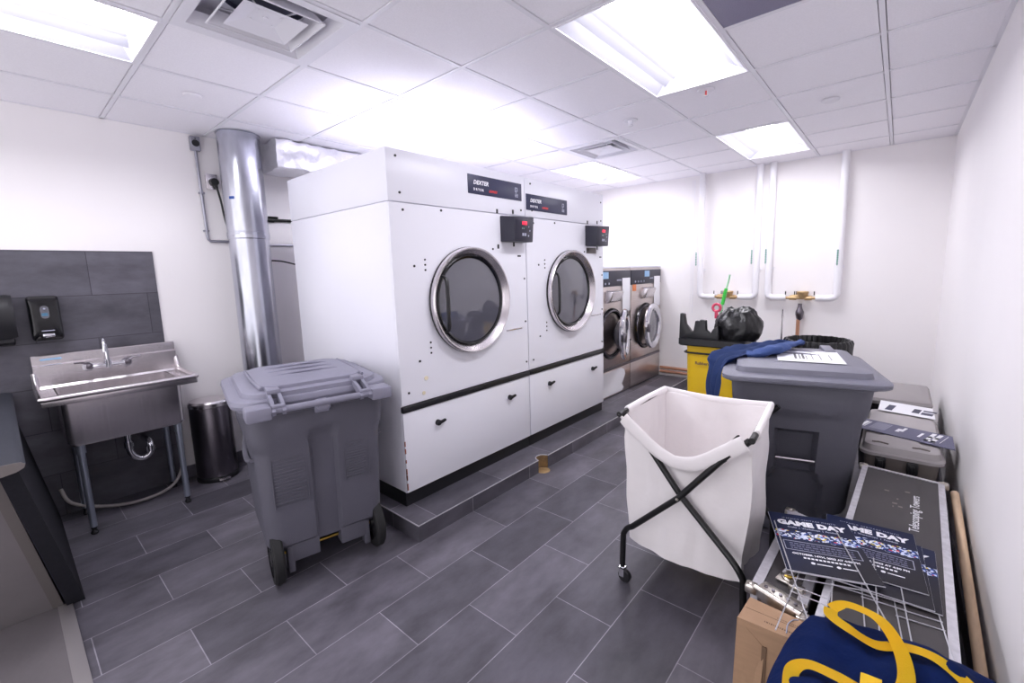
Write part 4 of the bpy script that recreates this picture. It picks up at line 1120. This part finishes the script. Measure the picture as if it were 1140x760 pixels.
def build_signs():
    z = CZ+.006
    # bottom to top
    def place(label, z, tl, ang, d): return yard_sign(label, z, tl, (tl[0]+SW*math.cos(R(ang)), tl[1]+SW*math.sin(R(ang))), d)
    place('rightmost yard sign of the stack, only its right strip showing', CZ+.006, (4.298, 2.190), .3, 1)
    place('covered yard sign just left of the rightmost one, a thin right strip showing', CZ+.0125, (4.259, 2.172), 3.1, 1)
    place('yard sign reading ME DAY, its left part under the top sign', CZ+.019, (4.236, 2.235), 4.7, 2)
    place('topmost yard sign reading GAME DAY in full, over the short flight case', CZ+.038, (4.035, 2.068), 19.7, 2)
    def stake(label, z, org, ang, L=.50, w=.125, cross=(.16, .24)):
        t = Matrix.Translation((*org, z)) @ Matrix.Rotation(R(ang), 4, 'Z')
        b = B(); r = .0021
        for s in (0, w): b.cyl(t @ Vector((0, s, 0)), t @ Vector((L, s, .0)), r, n=6)
        for c in cross: b.cyl(t @ Vector((c, -.004, .0)), t @ Vector((c, w+.004, .0)), r, n=6)
        o = obj('wire_stake', b, M['wire']); tag(o, label, 'wire stake', 'wire sign stakes')
    stake('wire stake lying over the topmost sign, one leg along its left edge', CZ+.047, (4.075, 1.99), -70.3, .66, .22, (.34, .375))
    stake('wire stake under the topmost sign crossing the gap between the two cases', CZ+.028, (4.215, 1.90), -92, .53, .10, (.28, .315))
    stake('wire stake in the middle of the fan, pointing at the navy bag', CZ+.033, (4.29, 1.95), -86, .52, .12, (.22, .25))
    stake('wire stake under the lower edge of the ME DAY sign', CZ+.0165, (4.37, 1.95), -85, .40, .11, (.20, .235))
    stake('rightmost wire stake of the fan beside the aluminium edge', CZ+.0035, (4.46, 1.90), -84, .36, .11, (.16, .20))

# ------------------------------------------------------------------ duffel bag
def build_bag():
    t = thing('duffel_bag', 'navy canvas bag with yellow straps on the near end of the long flight case', 'bag', (4.46, 1.15, CZ))
    cx, cy, hx, hy = 4.475, 1.19, .265, .345
    def top(u, v):
        x = -1+2*u; y = -1+2*v
        # squircle mapping
        px = x*math.sqrt(max(0, 1-y*y*.36)); py = y*math.sqrt(max(0, 1-x*x*.36))
        rr = min(1, max(abs(x), abs(y)))
        h = (1-rr**5)**.6
        X = cx+px*hx; Y = cy+py*hy
        base = .115+.02*math.sin(x*2.3+1)+.03*noise.noise(Vector((X*6, Y*6, 1)))+.018*noise.noise(Vector((X*15, Y*11, 4)))-.012*abs(noise.noise(Vector((X*9+3, Y*13, 2))))
        crease = .018*math.exp(-((X-4.50)*3+(Y-1.40))**2*60) + .012*math.exp(-((Y-1.27)-.4*(X-4.5))**2*900)
        return Vector((X, Y, CZ+.004+(base-crease)*h))
    b = B(); b.grid(top, 60, 60)
    low = lambda u, v: Vector((top(u, v).x, top(u, v).y, CZ+.002))
    b.grid(low, 24, 24)
    body = obj('body', b, M['denim'], t, True, 80)
    def zz(x, y):
        # height of the surface near (x,y)
        best = CZ
        X = (x-cx)/hx; Y = (y-cy)/hy
        u, v = (X+1)/2, (Y+1)/2
        for _ in range(12):
            p = top(max(0, min(1, u)), max(0, min(1, v)))
            u += (x-p.x)/(2*hx)*.9; v += (y-p.y)/(2*hy)*.9
        return top(max(0, min(1, u)), max(0, min(1, v))).z
    def strap(pts, lift, name, w=.017):
        P = []
        for i, (x, y) in enumerate(pts):
            P.append(Vector((x, y, zz(x, y)+.004+lift[i])))
        P = catmull(P, 8)
        bm = bmesh.new(); prev = None
        for i, p in enumerate(P):
            d = (P[min(i+1, len(P)-1)]-P[max(0, i-1)]).normalized()
            s = d.cross(Vector((0, 0, 1))).normalized()
            a, c = bm.verts.new(p-s*w), bm.verts.new(p+s*w)
            if prev: bm.faces.new((prev[0], prev[1], c, a))
            prev = (a, c)
        bmesh.ops.solidify(bm, geom=list(bm.faces), thickness=.003)
        return obj(name, bm, M['yellow_strap'], t, True, 60)
    strap([(4.275, 1.10), (4.27, 1.17), (4.30, 1.195), (4.36, 1.18), (4.42, 1.165), (4.465, 1.18), (4.485, 1.22), (4.49, 1.28), (4.475, 1.345), (4.44, 1.40), (4.40, 1.44), (4.355, 1.455), (4.325, 1.43)],
          [0, .01, .02, .02, .02, .02, .015, .02, .03, .045, .05, .045, .03], 'handle')
    strap([(4.325, 1.43), (4.33, 1.39), (4.37, 1.36), (4.43, 1.365), (4.49, 1.375), (4.55, 1.355), (4.61, 1.30), (4.645, 1.25), (4.67, 1.2)],
          [.03, .02, .02, .01, .006, .004, .003, .003, .003], 'handle')
    # block letter, partly hidden by the strap
    def patch(poly, nm='letter_patch'):
        bm = bmesh.new(); vs = [bm.verts.new((x, y, 0)) for x, y in poly]; f = bm.faces.new(vs)
        bmesh.ops.triangulate(bm, faces=[f]); 
        for _ in range(3): bmesh.ops.subdivide_edges(bm, edges=list(bm.edges), cuts=1, use_grid_fill=False); bmesh.ops.triangulate(bm, faces=list(bm.faces))
        for v in bm.verts: v.co.z = zz(v.co.x, v.co.y)+.003
        return bm
    pl = [(.0, .16), (.042, .16), (.042, .135), (.034, .135), (.034, .115), (.05, .115), (.05, .135), (.08, .135), (.08, .0), (.115, .0), (.115, -.03), (.06, -.03), (.06, -.01), (.07, -.01), (.07, .02), (.045, .02), (.045, -.01), (.05, -.01), (.05, -.03), (.0, -.03), (.0, -.01), (.01, -.01), (.01, .135), (.0, .135)]
    obj('letter_patch', patch([(4.405+x, 1.105+y) for x, y in pl]), M['maize'], t, True, 80)['label'] = 'yellow block letter patch'

# ------------------------------------------------------------------ things along the right wall
def build_right_side():
    # cardboard box
    t = thing('cardboard_box', 'tall brown cardboard box with an open flap in front of the short flight case', 'box', (4.17, 1.49, 0))
    A = [(4.082, 1.425), (4.252, 1.435), (4.252, 1.553), (4.082, 1.553)]
    A = [(4.077, 1.424), (4.250, 1.432), (4.258, 1.535), (4.086, 1.548)]
    z1 = .45
    b = B(); b.quadbox([(x, y, 0) for x, y in A], [(x, y, z1) for x, y in A]); obj('carton', b, M['cardboard'], t, True, 0)
    b = B(); b.quadbox([(4.068, 1.415, .0), (4.150, 1.405, .0), (4.150, 1.409, .0), (4.068, 1.419, .0)], [(4.076, 1.424, z1), (4.160, 1.426, z1-.07), (4.160, 1.430, z1-.07), (4.076, 1.428, z1)]); obj('flap', b, M['cardboard'], t, True, 0)
    b = B(); b.box(4.152, 4.166, 1.424, 1.4335, .0, z1-.065); obj('gap', b, M['card_dark'], t, True, 0)
    b = B()
    b.quadbox([(4.088, 1.488, z1), (4.255, 1.489, z1), (4.255, 1.491, z1), (4.088, 1.490, z1)], [(4.088, 1.488, z1+.0006), (4.255, 1.489, z1+.0006), (4.255, 1.491, z1+.0006), (4.088, 1.490, z1+.0006)])
    obj('flap_seam', b, M['card_dark'], t, True, 0)
    b = B(); random.seed(8)
    x = 4.15
    while x < 4.235: w = .002+random.random()*.004; b.box(x, x+w, 1.455, 1.462, z1, z1+.0005); x += w+.0025
    obj('printed_text', b, M['card_dark'], t, True, 0); b = B()
    x = 4.18
    while x < 4.245: w = .002+random.random()*.003; b.box(x, x+w, 1.497, 1.501, z1, z1+.0005); x += w+.002
    obj('printed_text', b, M['card_dark'], t, True, 0)
    b = B(); b.tube([(4.215, 1.447, z1+.001), (4.212, 1.49, z1+.001), (4.222, 1.52, z1+.001), (4.235, 1.53, z1+.001)], .002, 6, smooth=4); obj('pen_mark', b, M['text_grey'], t, True)
    b = B(); b.box(4.172, 4.235, 1.4315, 1.4345, .315, .335); obj('shipping_label', b, M['label_yellow'], t, True, 0)
    b = B(); b.box(4.172, 4.235, 1.4313, 1.4345, .336, .348); obj('barcode_label', b, M['text_grey'], t, True, 0)
    # wooden pole between case and wall
    b = B(); b.tube([(4.703, 2.98, .43), (4.70, -.04, .017)], .017, 16)
    tag(obj('wooden_pole', b, M['wood']), 'pale wooden pole lying between the long flight case and the right wall', 'pole')
    # tote
    x0, x1, y0, y1 = 4.30, 4.675, 3.16, 4.02
    t = thing('storage_tote', 'grey lidded storage tote beside the right wall, a slate printed card on its lid', 'tote', ((x0+x1)/2, (y0+y1)/2, 0))
    cx, cy, hx, hy = (x0+x1)/2, (y0+y1)/2, (x1-x0)/2, (y1-y0)/2
    b = B(); b.loft([rrect(hx-.06, hy-.08, .05, 6, cx, cy, 0), rrect(hx-.035, hy-.045, .05, 6, cx, cy, .30), rrect(hx-.03, hy-.035, .05, 6, cx, cy, .305), rrect(hx-.02, hy-.02, .05, 6, cx, cy, .49)]); obj('body', b, M['tote_body'], t, True)
    b = B(); b.loft([rrect(hx-.012, hy-.012, .06, 6, cx, cy, .485), rrect(hx, hy, .06, 6, cx, cy, .487), rrect(hx+.002, hy+.002, .06, 6, cx, cy, .505), rrect(hx-.01, hy-.01, .06, 6, cx, cy, .512), rrect(hx-.02, hy-.02, .05, 6, cx, cy, .545), rrect(hx-.035, hy-.035, .05, 6, cx, cy, .552), rrect(hx-.10, hy-.13, .04, 6, cx, cy, .552), rrect(hx-.11, hy-.14, .04, 6, cx, cy, .558)], True, True)
    lid = obj('lid', b, M['tote_lid'], t, True)
    b = B()
    for xx in (4.39, 4.57): b.tube([(xx-.035, y0+.055, .554), (xx, y0+.06, .556), (xx+.04, y0+.05, .554)], .005, 8, smooth=4)
    parts('lid_groove', b, M['tote_body'], lid, True)
    for xx in (4.40, 4.54):
        b = B(); b.box(xx-.025, xx+.025, y0-.012, y0+.02, .40, .485, .008); b.box(xx-.012, xx+.012, y0-.02, y0-.005, .42, .47, .004); obj('clasp', b, M['black'], t, True)
    z = .560
    t = thing('printed_card', 'long slate blue printed card lying across the storage tote lid', 'card', (4.46, 3.42, z))
    b = B(); b.quadbox([(4.235, 3.43, z), (4.715, 3.28, z), (4.72, 3.53, z), (4.25, 3.66, z)], [(4.235, 3.43, z+.004), (4.715, 3.28, z+.004), (4.72, 3.53, z+.004), (4.25, 3.66, z+.004)]); obj('board', b, M['slate_card'], t, True, 0)
    b = B(); fr = frame((4.235, 3.44, z+.0045), (.955, -.29, 0), (.29, .955, 0))
    for u0, u1, v0, v1 in ((.355, .375, .03, .20), (.385, .405, .03, .20), (.355, .405, .03, .06), (.355, .405, .10, .13), (.315, .328, .07, .16), (.03, .05, .05, .17), (.055, .06, .05, .17), (.205, .225, .08, .15), (.225, .24, .10, .19), (.425, .428, .04, .2)):
        b.box(u0, u1, v0, v1, 0, .0005, m=fr)
    obj('card_print', b, M['text_white'], t, True, 0)
    b = B()
    for k in range(7): b.box(.085+.012*k, .090+.012*k, .04, .19, 0, .0005, m=fr)
    obj('card_text_lines', b, M['text_grey'], t, True, 0)
    t = thing('printed_flyer', 'white flyer with dark blue print at the far end of the storage tote lid', 'flyer', (4.5, 3.99, .56))
    b = B(); b.quadbox([(4.36, 3.93, .561), (4.66, 3.87, .561), (4.655, 4.10, .575), (4.37, 4.16, .575)], [(4.36, 3.93, .563), (4.66, 3.87, .563), (4.655, 4.10, .577), (4.37, 4.16, .577)]); obj('paper', b, M['paper'], t, True, 0)
    fr = frame((4.36, 3.93, .5634), (.30, -.06, 0), (.05, .23, .014))
    b = B()
    for u0, u1, v0, v1 in ((.03, .07, .03, .15), (.17, .21, .06, .15), (.22, .28, .05, .10), (.22, .29, .12, .15)): b.box(u0, u1, v0, v1, 0, .0006, m=fr)
    obj('flyer_print', b, M['navy_plate'], t, True, 0)
    # farther lidded box
    x0, x1, y0, y1 = 4.22, 4.66, 4.22, 4.86; cx, cy, hx, hy = (x0+x1)/2, (y0+y1)/2, (x1-x0)/2, (y1-y0)/2
    t = thing('storage_box', 'dark storage box with a warm grey lid behind the grey tote at the right wall', 'box', (cx, cy, 0))
    b = B(); b.loft([rrect(hx-.04, hy-.04, .03, 4, cx, cy, 0), rrect(hx-.01, hy-.01, .03, 4, cx, cy, .53)]); obj('body', b, M['black'], t, True)
    b = B(); b.loft([rrect(hx, hy, .03, 4, cx, cy, .53), rrect(hx+.004, hy+.004, .03, 4, cx, cy, .555), rrect(hx-.01, hy-.01, .03, 4, cx, cy, .575), rrect(hx-.05, hy-.05, .03, 4, cx, cy, .585)]); obj('lid', b, M['grey_lid'], t, True)
    # paper on trash cart lid
    t = thing('instruction_sheet', 'white printed sheet lying on the lid of the trash cart by the right wall', 'paper', (4.0, 3.15, 1.055))
    fr = Matrix.Translation((4.03, 3.08, 1.0535)) @ Matrix.Rotation(R(12), 4, 'Z')
    b = B(); b.box(-.17, .16, -.19, .19, 0, .0015, m=fr); obj('sheet', b, M['paper'], t, True, 0)
    b = B(); random.seed(4)
    for x, w, L in ((-.08, .012, .16), (-.055, .006, .15), (-.04, .012, .17), (-.02, .004, .12), (.01, .004, .2), (.05, .004, .18), (.10, .004, .17)):
        b.box(x, x+w, -.10, -.10+L, .0015, .002, m=fr)
    obj('print', b, M['black'], t, True, 0)

def build_blue_cloth():
    # limp cloth draped over the left front corner of the right cart's lid
    path = [Vector(p) for p in ((3.90, 3.40, 1.10), (3.86, 3.34, 1.105), (3.79, 3.24, 1.10), (3.70, 3.10, 1.085), (3.61, 2.95, 1.06), (3.575, 2.88, 1.0), (3.565, 2.85, .90), (3.575, 2.83, .80), (3.60, 2.80, .70), (3.625, 2.78, .64))]
    wid = [.03, .07, .12, .14, .14, .125, .115, .10, .07, .03]
    P = catmull(path, 6); W = catmull([Vector((w, 0, 0)) for w in wid], 6)
    bm = bmesh.new(); prev = None; nc = 18
    for i, p in enumerate(P):
        d = (P[min(i+1, len(P)-1)]-P[max(0, i-1)]).normalized()
        flat = Vector((-.75, .0, 0)) if False else None
        t_ = i/len(P)
        s = Vector((.62, -.72, 0)) if t_ < .5 else Vector((.35, -.93, 0)).lerp(Vector((.6, -.8, 0)), t_)
        s = (s - d*s.dot(d)).normalized(); nrm = d.cross(s)
        if t_ < .5 and nrm.z < 0: nrm = -nrm
        if t_ >= .5 and nrm.x > 0: nrm = -nrm
        row = []
        for k in range(nc+1):
            f = -1+2*k/nc
            q = p + s*f*W[i].x + nrm*(.012*math.sin(f*7+t_*4)+.016*noise.noise(Vector((f*2.5, t_*7, 2)))+.012)
            row.append(bm.verts.new(q))
        if prev:
            for k in range(nc): bm.faces.new((prev[k], prev[k+1], row[k+1], row[k]))
        prev = row
    bmesh.ops.solidify(bm, geom=list(bm.faces), thickness=.004)
    b = B(); b._join(bm)
    DZ = -.032
    # rumpled sleeve lying back across the lid
    def sl(p):
        return p
    sle = [(3.72, 2.93, 1.09), (3.78, 2.95, 1.105), (3.84, 3.02, 1.115), (3.88, 3.14, 1.12), (3.90, 3.30, 1.12), (3.93, 3.42, 1.11)]
    b.tube(sle, [.035, .05, .055, .05, .04, .035, .03], 14, smooth=8, sc=(1.1, .5))
    for v in b.bm.verts:
        if v.co.z > 1.07: v.co += Vector((0, 0, .018*noise.noise(v.co*19)))
        v.co.z += DZ*min(1, max(0, (v.co.z-.7)/.3))
    tag(obj('blue_cloth', b, M['blue_cloth'], smooth=70), 'blue garment draped over the left corner of the trash cart lid, hanging down its side', 'cloth')

def build_cleaning_cart():
    t = thing('janitor_cart', 'yellow vinyl bag cart with a black plastic top, behind the right trash cart', 'janitor cart', (3.25, 3.95, 0))
    x0, x1, y0, y1 = 2.99, 3.50, 3.75, 4.15
    cx, cy, hx, hy = (x0+x1)/2, (y0+y1)/2, (x1-x0)/2, (y1-y0)/2
    b = B(); rings = []
    for z, k in ((.10, .84), (.12, .88), (.4, .92), (.7, .95), (.90, .98), (.94, 1)):
        ring = rrect(hx*k-.03, hy*k-.03, .05, 6, cx, cy, z, side=8)
        for p in ring:
            p.x += .010*noise.noise(p*8); p.y += .014*noise.noise(p*7+Vector((4, 4, 4)))
        rings.append(ring)
    b.loft(rings); bagp = obj('vinyl_bag', b, M['yellow_vinyl'], t, True, 60)
    b = B(); ring = rrect(hx-.024, hy-.024, .05, 6, cx, cy, .875, side=8); b.tube(ring, .008, 8, close=True); obj('elastic_band', b, M['black'], bagp, True)
    b = text_bm('Rubbermaid', .036, frame((3.12, y0+.018, .78), (1, 0, 0), (0, 0, 1)), bold=.001); obj('lettering', b, M['card_dark'], bagp, True, 0)
    b = B(); b.loft([rrect(hx+.0, hy+.01, .03, 5, cx, cy, .94), rrect(hx+.01, hy+.02, .03, 5, cx, cy, .95), rrect(hx+.01, hy+.02, .03, 5, cx, cy, 1.0), rrect(hx-.03, hy-.02, .03, 5, cx, cy, 1.005)])
    top = obj('top_tray', b, M['black'], t, True)
    # moulded tool holder with upright prongs
    ya = y0+.01
    pts = [(2.98, 1.0), (2.985, 1.215), (3.02, 1.21), (3.035, 1.12), (3.08, 1.065), (3.10, 1.06), (3.115, 1.155), (3.155, 1.15), (3.15, 1.165), (3.20, 1.16), (3.205, 1.08), (3.24, 1.05), (3.26, 1.09), (3.30, 1.12), (3.31, 1.0)]
    b = B(); b.prism(pts, 0, .05, frame((0, ya+.05, 0), (1, 0, 0), (0, 0, 1)), .006)
    obj('tool_holder', b, M['black'], t, True)
    for x in (x0+.09, x1-.09):
        for y in (y0+.09, y1-.09):
            b = B(); b.cyl((x, y, .06), (x, y, .94), .012, n=12); obj('post', b, M['black'], t, True)
            b = B(); b.lathe([(.0001, -.015), (.04, -.015), (.045, -.01), (.045, .01), (.04, .015), (.0001, .015)], (x, y, .045), 'Y', 24); obj('wheel', b, M['rubber'], t, True)
    # black liner bag bulging out of the top
    bm = bmesh.new(); bmesh.ops.create_icosphere(bm, subdivisions=5, radius=1)
    for v in bm.verts:
        p = v.co.copy(); s = Vector((.182, .17, .182))
        a = math.atan2(p.y, p.x)
        pl = 1 + .10*noise.noise(p*2.2) + .05*abs(noise.noise(p*5)) - .05*abs(math.sin(a*7+p.z*2))*max(0, p.z+.3) + .02*noise.noise(p*14)
        v.co = Vector((3.41+p.x*s.x*pl, 3.93+p.y*s.y*pl, 1.10+max(-.6, p.z)*s.z*pl))
        if p.z > .55: v.co.z -= .035*math.exp(-((p.x+.1)**2)*40)
    tag(obj('garbage_bag', bm, M['bag_black'], smooth=50), 'puffed black plastic garbage bag on top of the yellow bag cart', 'garbage bag')
    # green duster
    t = thing('green_duster', 'bright green cleaning brush sticking up behind the black garbage bag', 'brush', (3.22, 4.12, 1.0))
    b = B(); b.tube([(3.19, 4.10, 1.02), (3.235, 4.12, 1.30), (3.245, 4.125, 1.36)], .011, 10); obj('handle', b, M['pale_green'], t, True)
    b = B(); b.tube([(3.228, 4.118, 1.27), (3.243, 4.125, 1.36), (3.252, 4.13, 1.41)], .024, 10, sc=(1, .6)); obj('grip', b, M['bright_green'], t, True)
    b = B(); b.tube([(3.252, 4.13, 1.40), (3.268, 4.135, 1.48), (3.275, 4.14, 1.53)], .014, 10, sc=(1.2, .5)); obj('tip', b, M['pale_green'], t, True)
    b = B(); b.torus((3.20, 4.05, 1.245), .032, .012, 'Y', 20, 8); b.box(3.185, 3.215, 4.04, 4.06, 1.15, 1.22, .005); tag(obj('pink_sprayer', b, M['pink']), 'small pink plastic trigger poking out left of the black garbage bag', 'sprayer')
    # lined round bin behind the right cart
    t = thing('lined_trash_can', 'trash can with a crinkled black liner over its rim, behind the right trash cart', 'trash can', (4.02, 4.02, 0))
    c = (3.955, 4.07)
    b = B(); b.lathe([(.15, 0), (.155, .01), (.195, .95), (.20, .96)], (*c, 0), cap=False); obj('can', b, M['bin2'], t, True)
    b = B(); rings = []
    for dz, r in ((-.16, .222), (-.05, .222), (.0, .224), (.022, .214), (.022, .204), (-.02, .194), (-.3, .18)):
        rings.append([Vector((c[0]+(r+.008*math.sin(i*2.1)+.006*noise.noise(Vector((i*.5, dz*9, 0))))*math.cos(2*PI*i/96), c[1]+(r+.008*math.sin(i*2.1))*math.sin(2*PI*i/96), 1.0+dz+.006*noise.noise(Vector((i*.3, 0, 0))))) for i in range(96)])
    b.loft(rings, False, True); obj('liner', b, M['bag_black'], t, True, 50)
    b = B(); b.tube([(3.70, 4.10, .0), (3.70, 4.12, 1.10), (3.70, 4.13, 1.22)], .006, 8); b.tube([(3.70, 4.13, 1.17), (3.70, 4.132, 1.24)], .009, 8)
    tag(obj('metal_rod', b, M['steel']), 'short thin metal rod standing behind the right trash cart', 'rod')

# ------------------------------------------------------------------ back wall pipes
def build_pipes():
    def loop(xa, xb, label, labs):
        t = thing('water_pipe_loop', label, 'pipe', ((xa+xb)/2, YB-.075, 1.2), 0, 'white jacketed pipe loops on the back wall')
        r = .036; y = YB-.075; zb = 1.225
        xm = (xa+xb)/2
        for (s, x) in ((1, xa), (-1, xb)):
            b = B(); b.tube([(x, y, H+.02), (x, y, zb+.09), (x, y, zb+.05), (x+s*.012, y, zb+.018), (x+s*.045, y, zb), (x+s*.09, y, zb), (x+s*.19, y, zb)], r, 18); obj('jacketed_pipe', b, M['pvc'], t, True)
        b = B(); b.cyl((xa+.18, y, zb), (xb-.18, y, zb), .016, n=12)
        b.cyl((xm-.11, y, zb), (xm-.04, y, zb), .026, n=8); b.cyl((xm+.04, y, zb), (xm+.11, y, zb), .026, n=8)
        b.cyl((xm-.10, y-.0, zb+.01), (xm+.06, y, zb+.035), .020, n=12)
        b.lathe([(.0001, .075), (.055, .075), (.06, .065), (.05, .03), (.03, 0)], (xm+.02, y, zb)); b.box(xm-.23, xm-.17, y-.02, y+.02, zb-.02, zb+.02, .006); b.box(xm+.17, xm+.23, y-.02, y+.02, zb-.02, zb+.02, .006)
        v = obj('mixing_valve', b, M['brass'], t, True)
        b = B()
        for x in (xm-.15, xm-.06, xm-.04, xm+.13): b.cyl((x, y, zb+.03), (x, y, zb+.075), .006, n=8)
        parts('valve_stem', b, M['black'], v, True)
        b = B()
        for (x, z, side) in labs:
            b.box(x, x+.006, y-r-.003, y-r+.001, z, z+.17)
            for k in range(9): b.box(x-.006, x+.012, y-r-.004, y-r+.001, z+.01+.018*k, z+.018+.018*k)
        parts('flow_label', b, mat('green_label', (70, 140, 120), .5), t, True, 0)
        b = B()
        for x in (xa, xb):
            b.box(x-.045, x+.045, YB-.02, YB, 1.55, 1.58)
        parts('pipe_bracket', b, M['pvc'], t, True)
        return xm, y, zb
    loop(2.45, 3.10, 'left white pipe loop on the back wall, its brass valve behind the green brush', [(2.40, 1.62, 0), (3.05, 1.62, 0)])
    xm, y, zb = loop(3.235, 3.905, 'right white pipe loop on the back wall with a brass mixing valve', [(3.20, 1.62, 0), (3.89, 1.58, 0)])
    t = thing('hammer_arrestor', 'copper pipe with a dark bulb hanging below the right brass valve', 'pipe', (xm, y, .8))
    b = B(); b.cyl((xm-.01, y, .10), (xm-.01, y, .98), .019, n=12); obj('copper_stub', b, M['copper'], t, True)
    b = B(); b.lathe([(.012, -.13), (.03, -.11), (.042, -.06), (.042, -.03), (.028, .0), (.02, .03), (.02, .06)], (xm, y, 1.10), n=24); obj('bulb', b, M['steel_dark'], t, True)
    b = B()
    for z in (.17, .225): b.tube([(1.92, YB-.04, z), (2.62, YB-.04, z+.0)], .020, 12)
    b.box(2.52, 2.58, YB-.05, YB-.012, .10, .26, .004)
    tag(obj('copper_pipes', b, M['copper']), 'pair of copper pipes low on the back wall between the washers and the yellow cart', 'pipe')
    b = B(); b.box(2.325, 2.335, YB-.004, YB, 1.0, H-.05); b.box(2.30, 2.305, YB-.003, YB, 1.0, H-.05)
    tag(obj('wall_channel', b, M['pvc']), 'thin white vertical cable channel left of the left pipe loop', 'channel')

# ------------------------------------------------------------------ counter in the near left corner
def build_counter():
    t = thing('counter_unit', 'counter with slate grey laminate top and dark front panel in the lower left corner', 'counter', (.9, -.2, 0))
    x1 = 1.83; zt = .925
    # worktop with rounded front nose, profile in (y,z)
    prof = [(-.70, zt-.045), (-.10, zt-.045), (-.062, zt-.038), (-.04, zt-.026), (-.035, zt-.012), (-.045, zt-.003), (-.065, zt), (-.70, zt)]
    b = B(); b.loft([[Vector((x, y, z)) for y, z in prof] for x in (XL+.012, x1)], True, True); wt = obj('worktop', b, M['laminate'], t, True)
    b = B(); b.loft([[Vector((x, y, z)) for y, z in prof] for x in (x1, x1+.004)], True, True); obj('end_cap', b, M['endcap'], wt, True)
    # dark leaning front panel, its free end cut on a slant
    b = B()
    P = [(XL+.012, .012, 0), (1.315, .012, 0), (1.315, .078, 0), (XL+.012, .078, 0)]
    Q = [(XL+.012, -.11, zt-.046), (1.75, -.115, zt-.046), (1.75, -.06, zt-.046), (XL+.012, -.06, zt-.046)]
    b.quadbox(P, Q); obj('front_panel', b, M['laminate_dark'], t, True, 0)
    # light end panel and metal edge strip
    b = B()
    P = [(XL+.012, -.70, 0), (1.28, -.70, 0), (1.28, .0, 0), (XL+.012, .0, 0)]
    Q = [(XL+.012, -.70, zt-.046), (1.72, -.70, zt-.046), (1.72, -.118, zt-.046), (XL+.012, -.118, zt-.046)]
    b.quadbox(P, Q); obj('end_panel', b, M['panel_grey'], t, True, 0)
    b = B(); b.quadbox([(1.281, -.035, 0), (1.287, -.035, 0), (1.287, .002, 0), (1.281, .002, 0)], [(1.721, -.152, zt-.046), (1.727, -.152, zt-.046), (1.727, -.116, zt-.046), (1.721, -.116, zt-.046)]); obj('edge_strip', b, M['endcap'], t, True, 0)

def build_drain():
    t = thing('floor_drain', 'small brass floor drain set into the notch of the tiled platform', 'drain', (2.29, 2.672, 0))
    b = B(); b.lathe([(.0001, .004), (.045, .005), (.055, .003), (.057, 0)], (2.298, 2.672, 0), n=32); obj('drain_cover', b, M['brass'], t, True)
    b = B(); 
    rings = []
    for z in (.004, .104):
        rings.append([Vector((2.30-.0595*math.sin(PI*i/20), 2.672-.0595*math.cos(PI*i/20), z)) for i in range(21)])
    b.grid(lambda u, v: Vector((2.30-.0600*math.sin(PI*u), 2.672-.0600*math.cos(PI*u), .004+.102*v)), 20, 2, .0015); obj('collar', b, M['brass'], t, True)

build_room(); build_ceiling(); build_troffers(); build_ceiling_bits()
build_dryers(); build_washers(); build_sink(); build_left_wall_things()
build_bins(); build_hamper(); build_cases(); build_signs(); build_bag()
build_right_side(); build_blue_cloth(); build_cleaning_cart(); build_pipes(); build_counter(); build_drain()

# ------------------------------------------------------------------ camera
yaw, pitch, roll = 0.702564164, 0.139142676, -0.0278103007
loc = Vector((4.41091417, -.03504997, 1.60575467)); F = 494.460923; PPX, PPY = 11.7934713, -8.34578466
fwd = Vector((-math.sin(yaw)*math.cos(pitch), math.cos(yaw)*math.cos(pitch), -math.sin(pitch)))
rt = Vector((math.cos(yaw), math.sin(yaw), 0)); up = rt.cross(fwd)
r2 = rt*math.cos(roll)+up*math.sin(roll); u2 = -rt*math.sin(roll)+up*math.cos(roll)
cd = bpy.data.cameras.new('camera'); cam = bpy.data.objects.new('camera', cd); C.objects.link(cam)
m = Matrix.Identity(4)
for i in range(3): m[i][0] = r2[i]; m[i][1] = u2[i]; m[i][2] = -fwd[i]; m[i][3] = loc[i]
cam.matrix_world = m
cd.sensor_fit = 'HORIZONTAL'; cd.sensor_width = 36; cd.lens = 36*F/1140
cd.shift_x = -PPX/1140; cd.shift_y = PPY/1140
cd.clip_start = .02
bpy.context.scene.camera = cam

# ------------------------------------------------------------------ light and view
w = bpy.data.worlds.new('world'); bpy.context.scene.world = w; w.use_nodes = True
w.node_tree.nodes['Background'].inputs[0].default_value = (.97, .94, 1, 1); w.node_tree.nodes['Background'].inputs[1].default_value = 1.0
sc = bpy.context.scene
sc.view_settings.view_transform = 'Standard'; sc.view_settings.look = 'None'
sc.view_settings.exposure = .98; sc.view_settings.gamma = 1; sc.view_settings.use_curve_mapping = False
try:
    sc.cycles.use_denoising = True; sc.cycles.max_bounces = 10; sc.cycles.diffuse_bounces = 7; sc.cycles.sample_clamp_indirect = 6
except Exception: pass
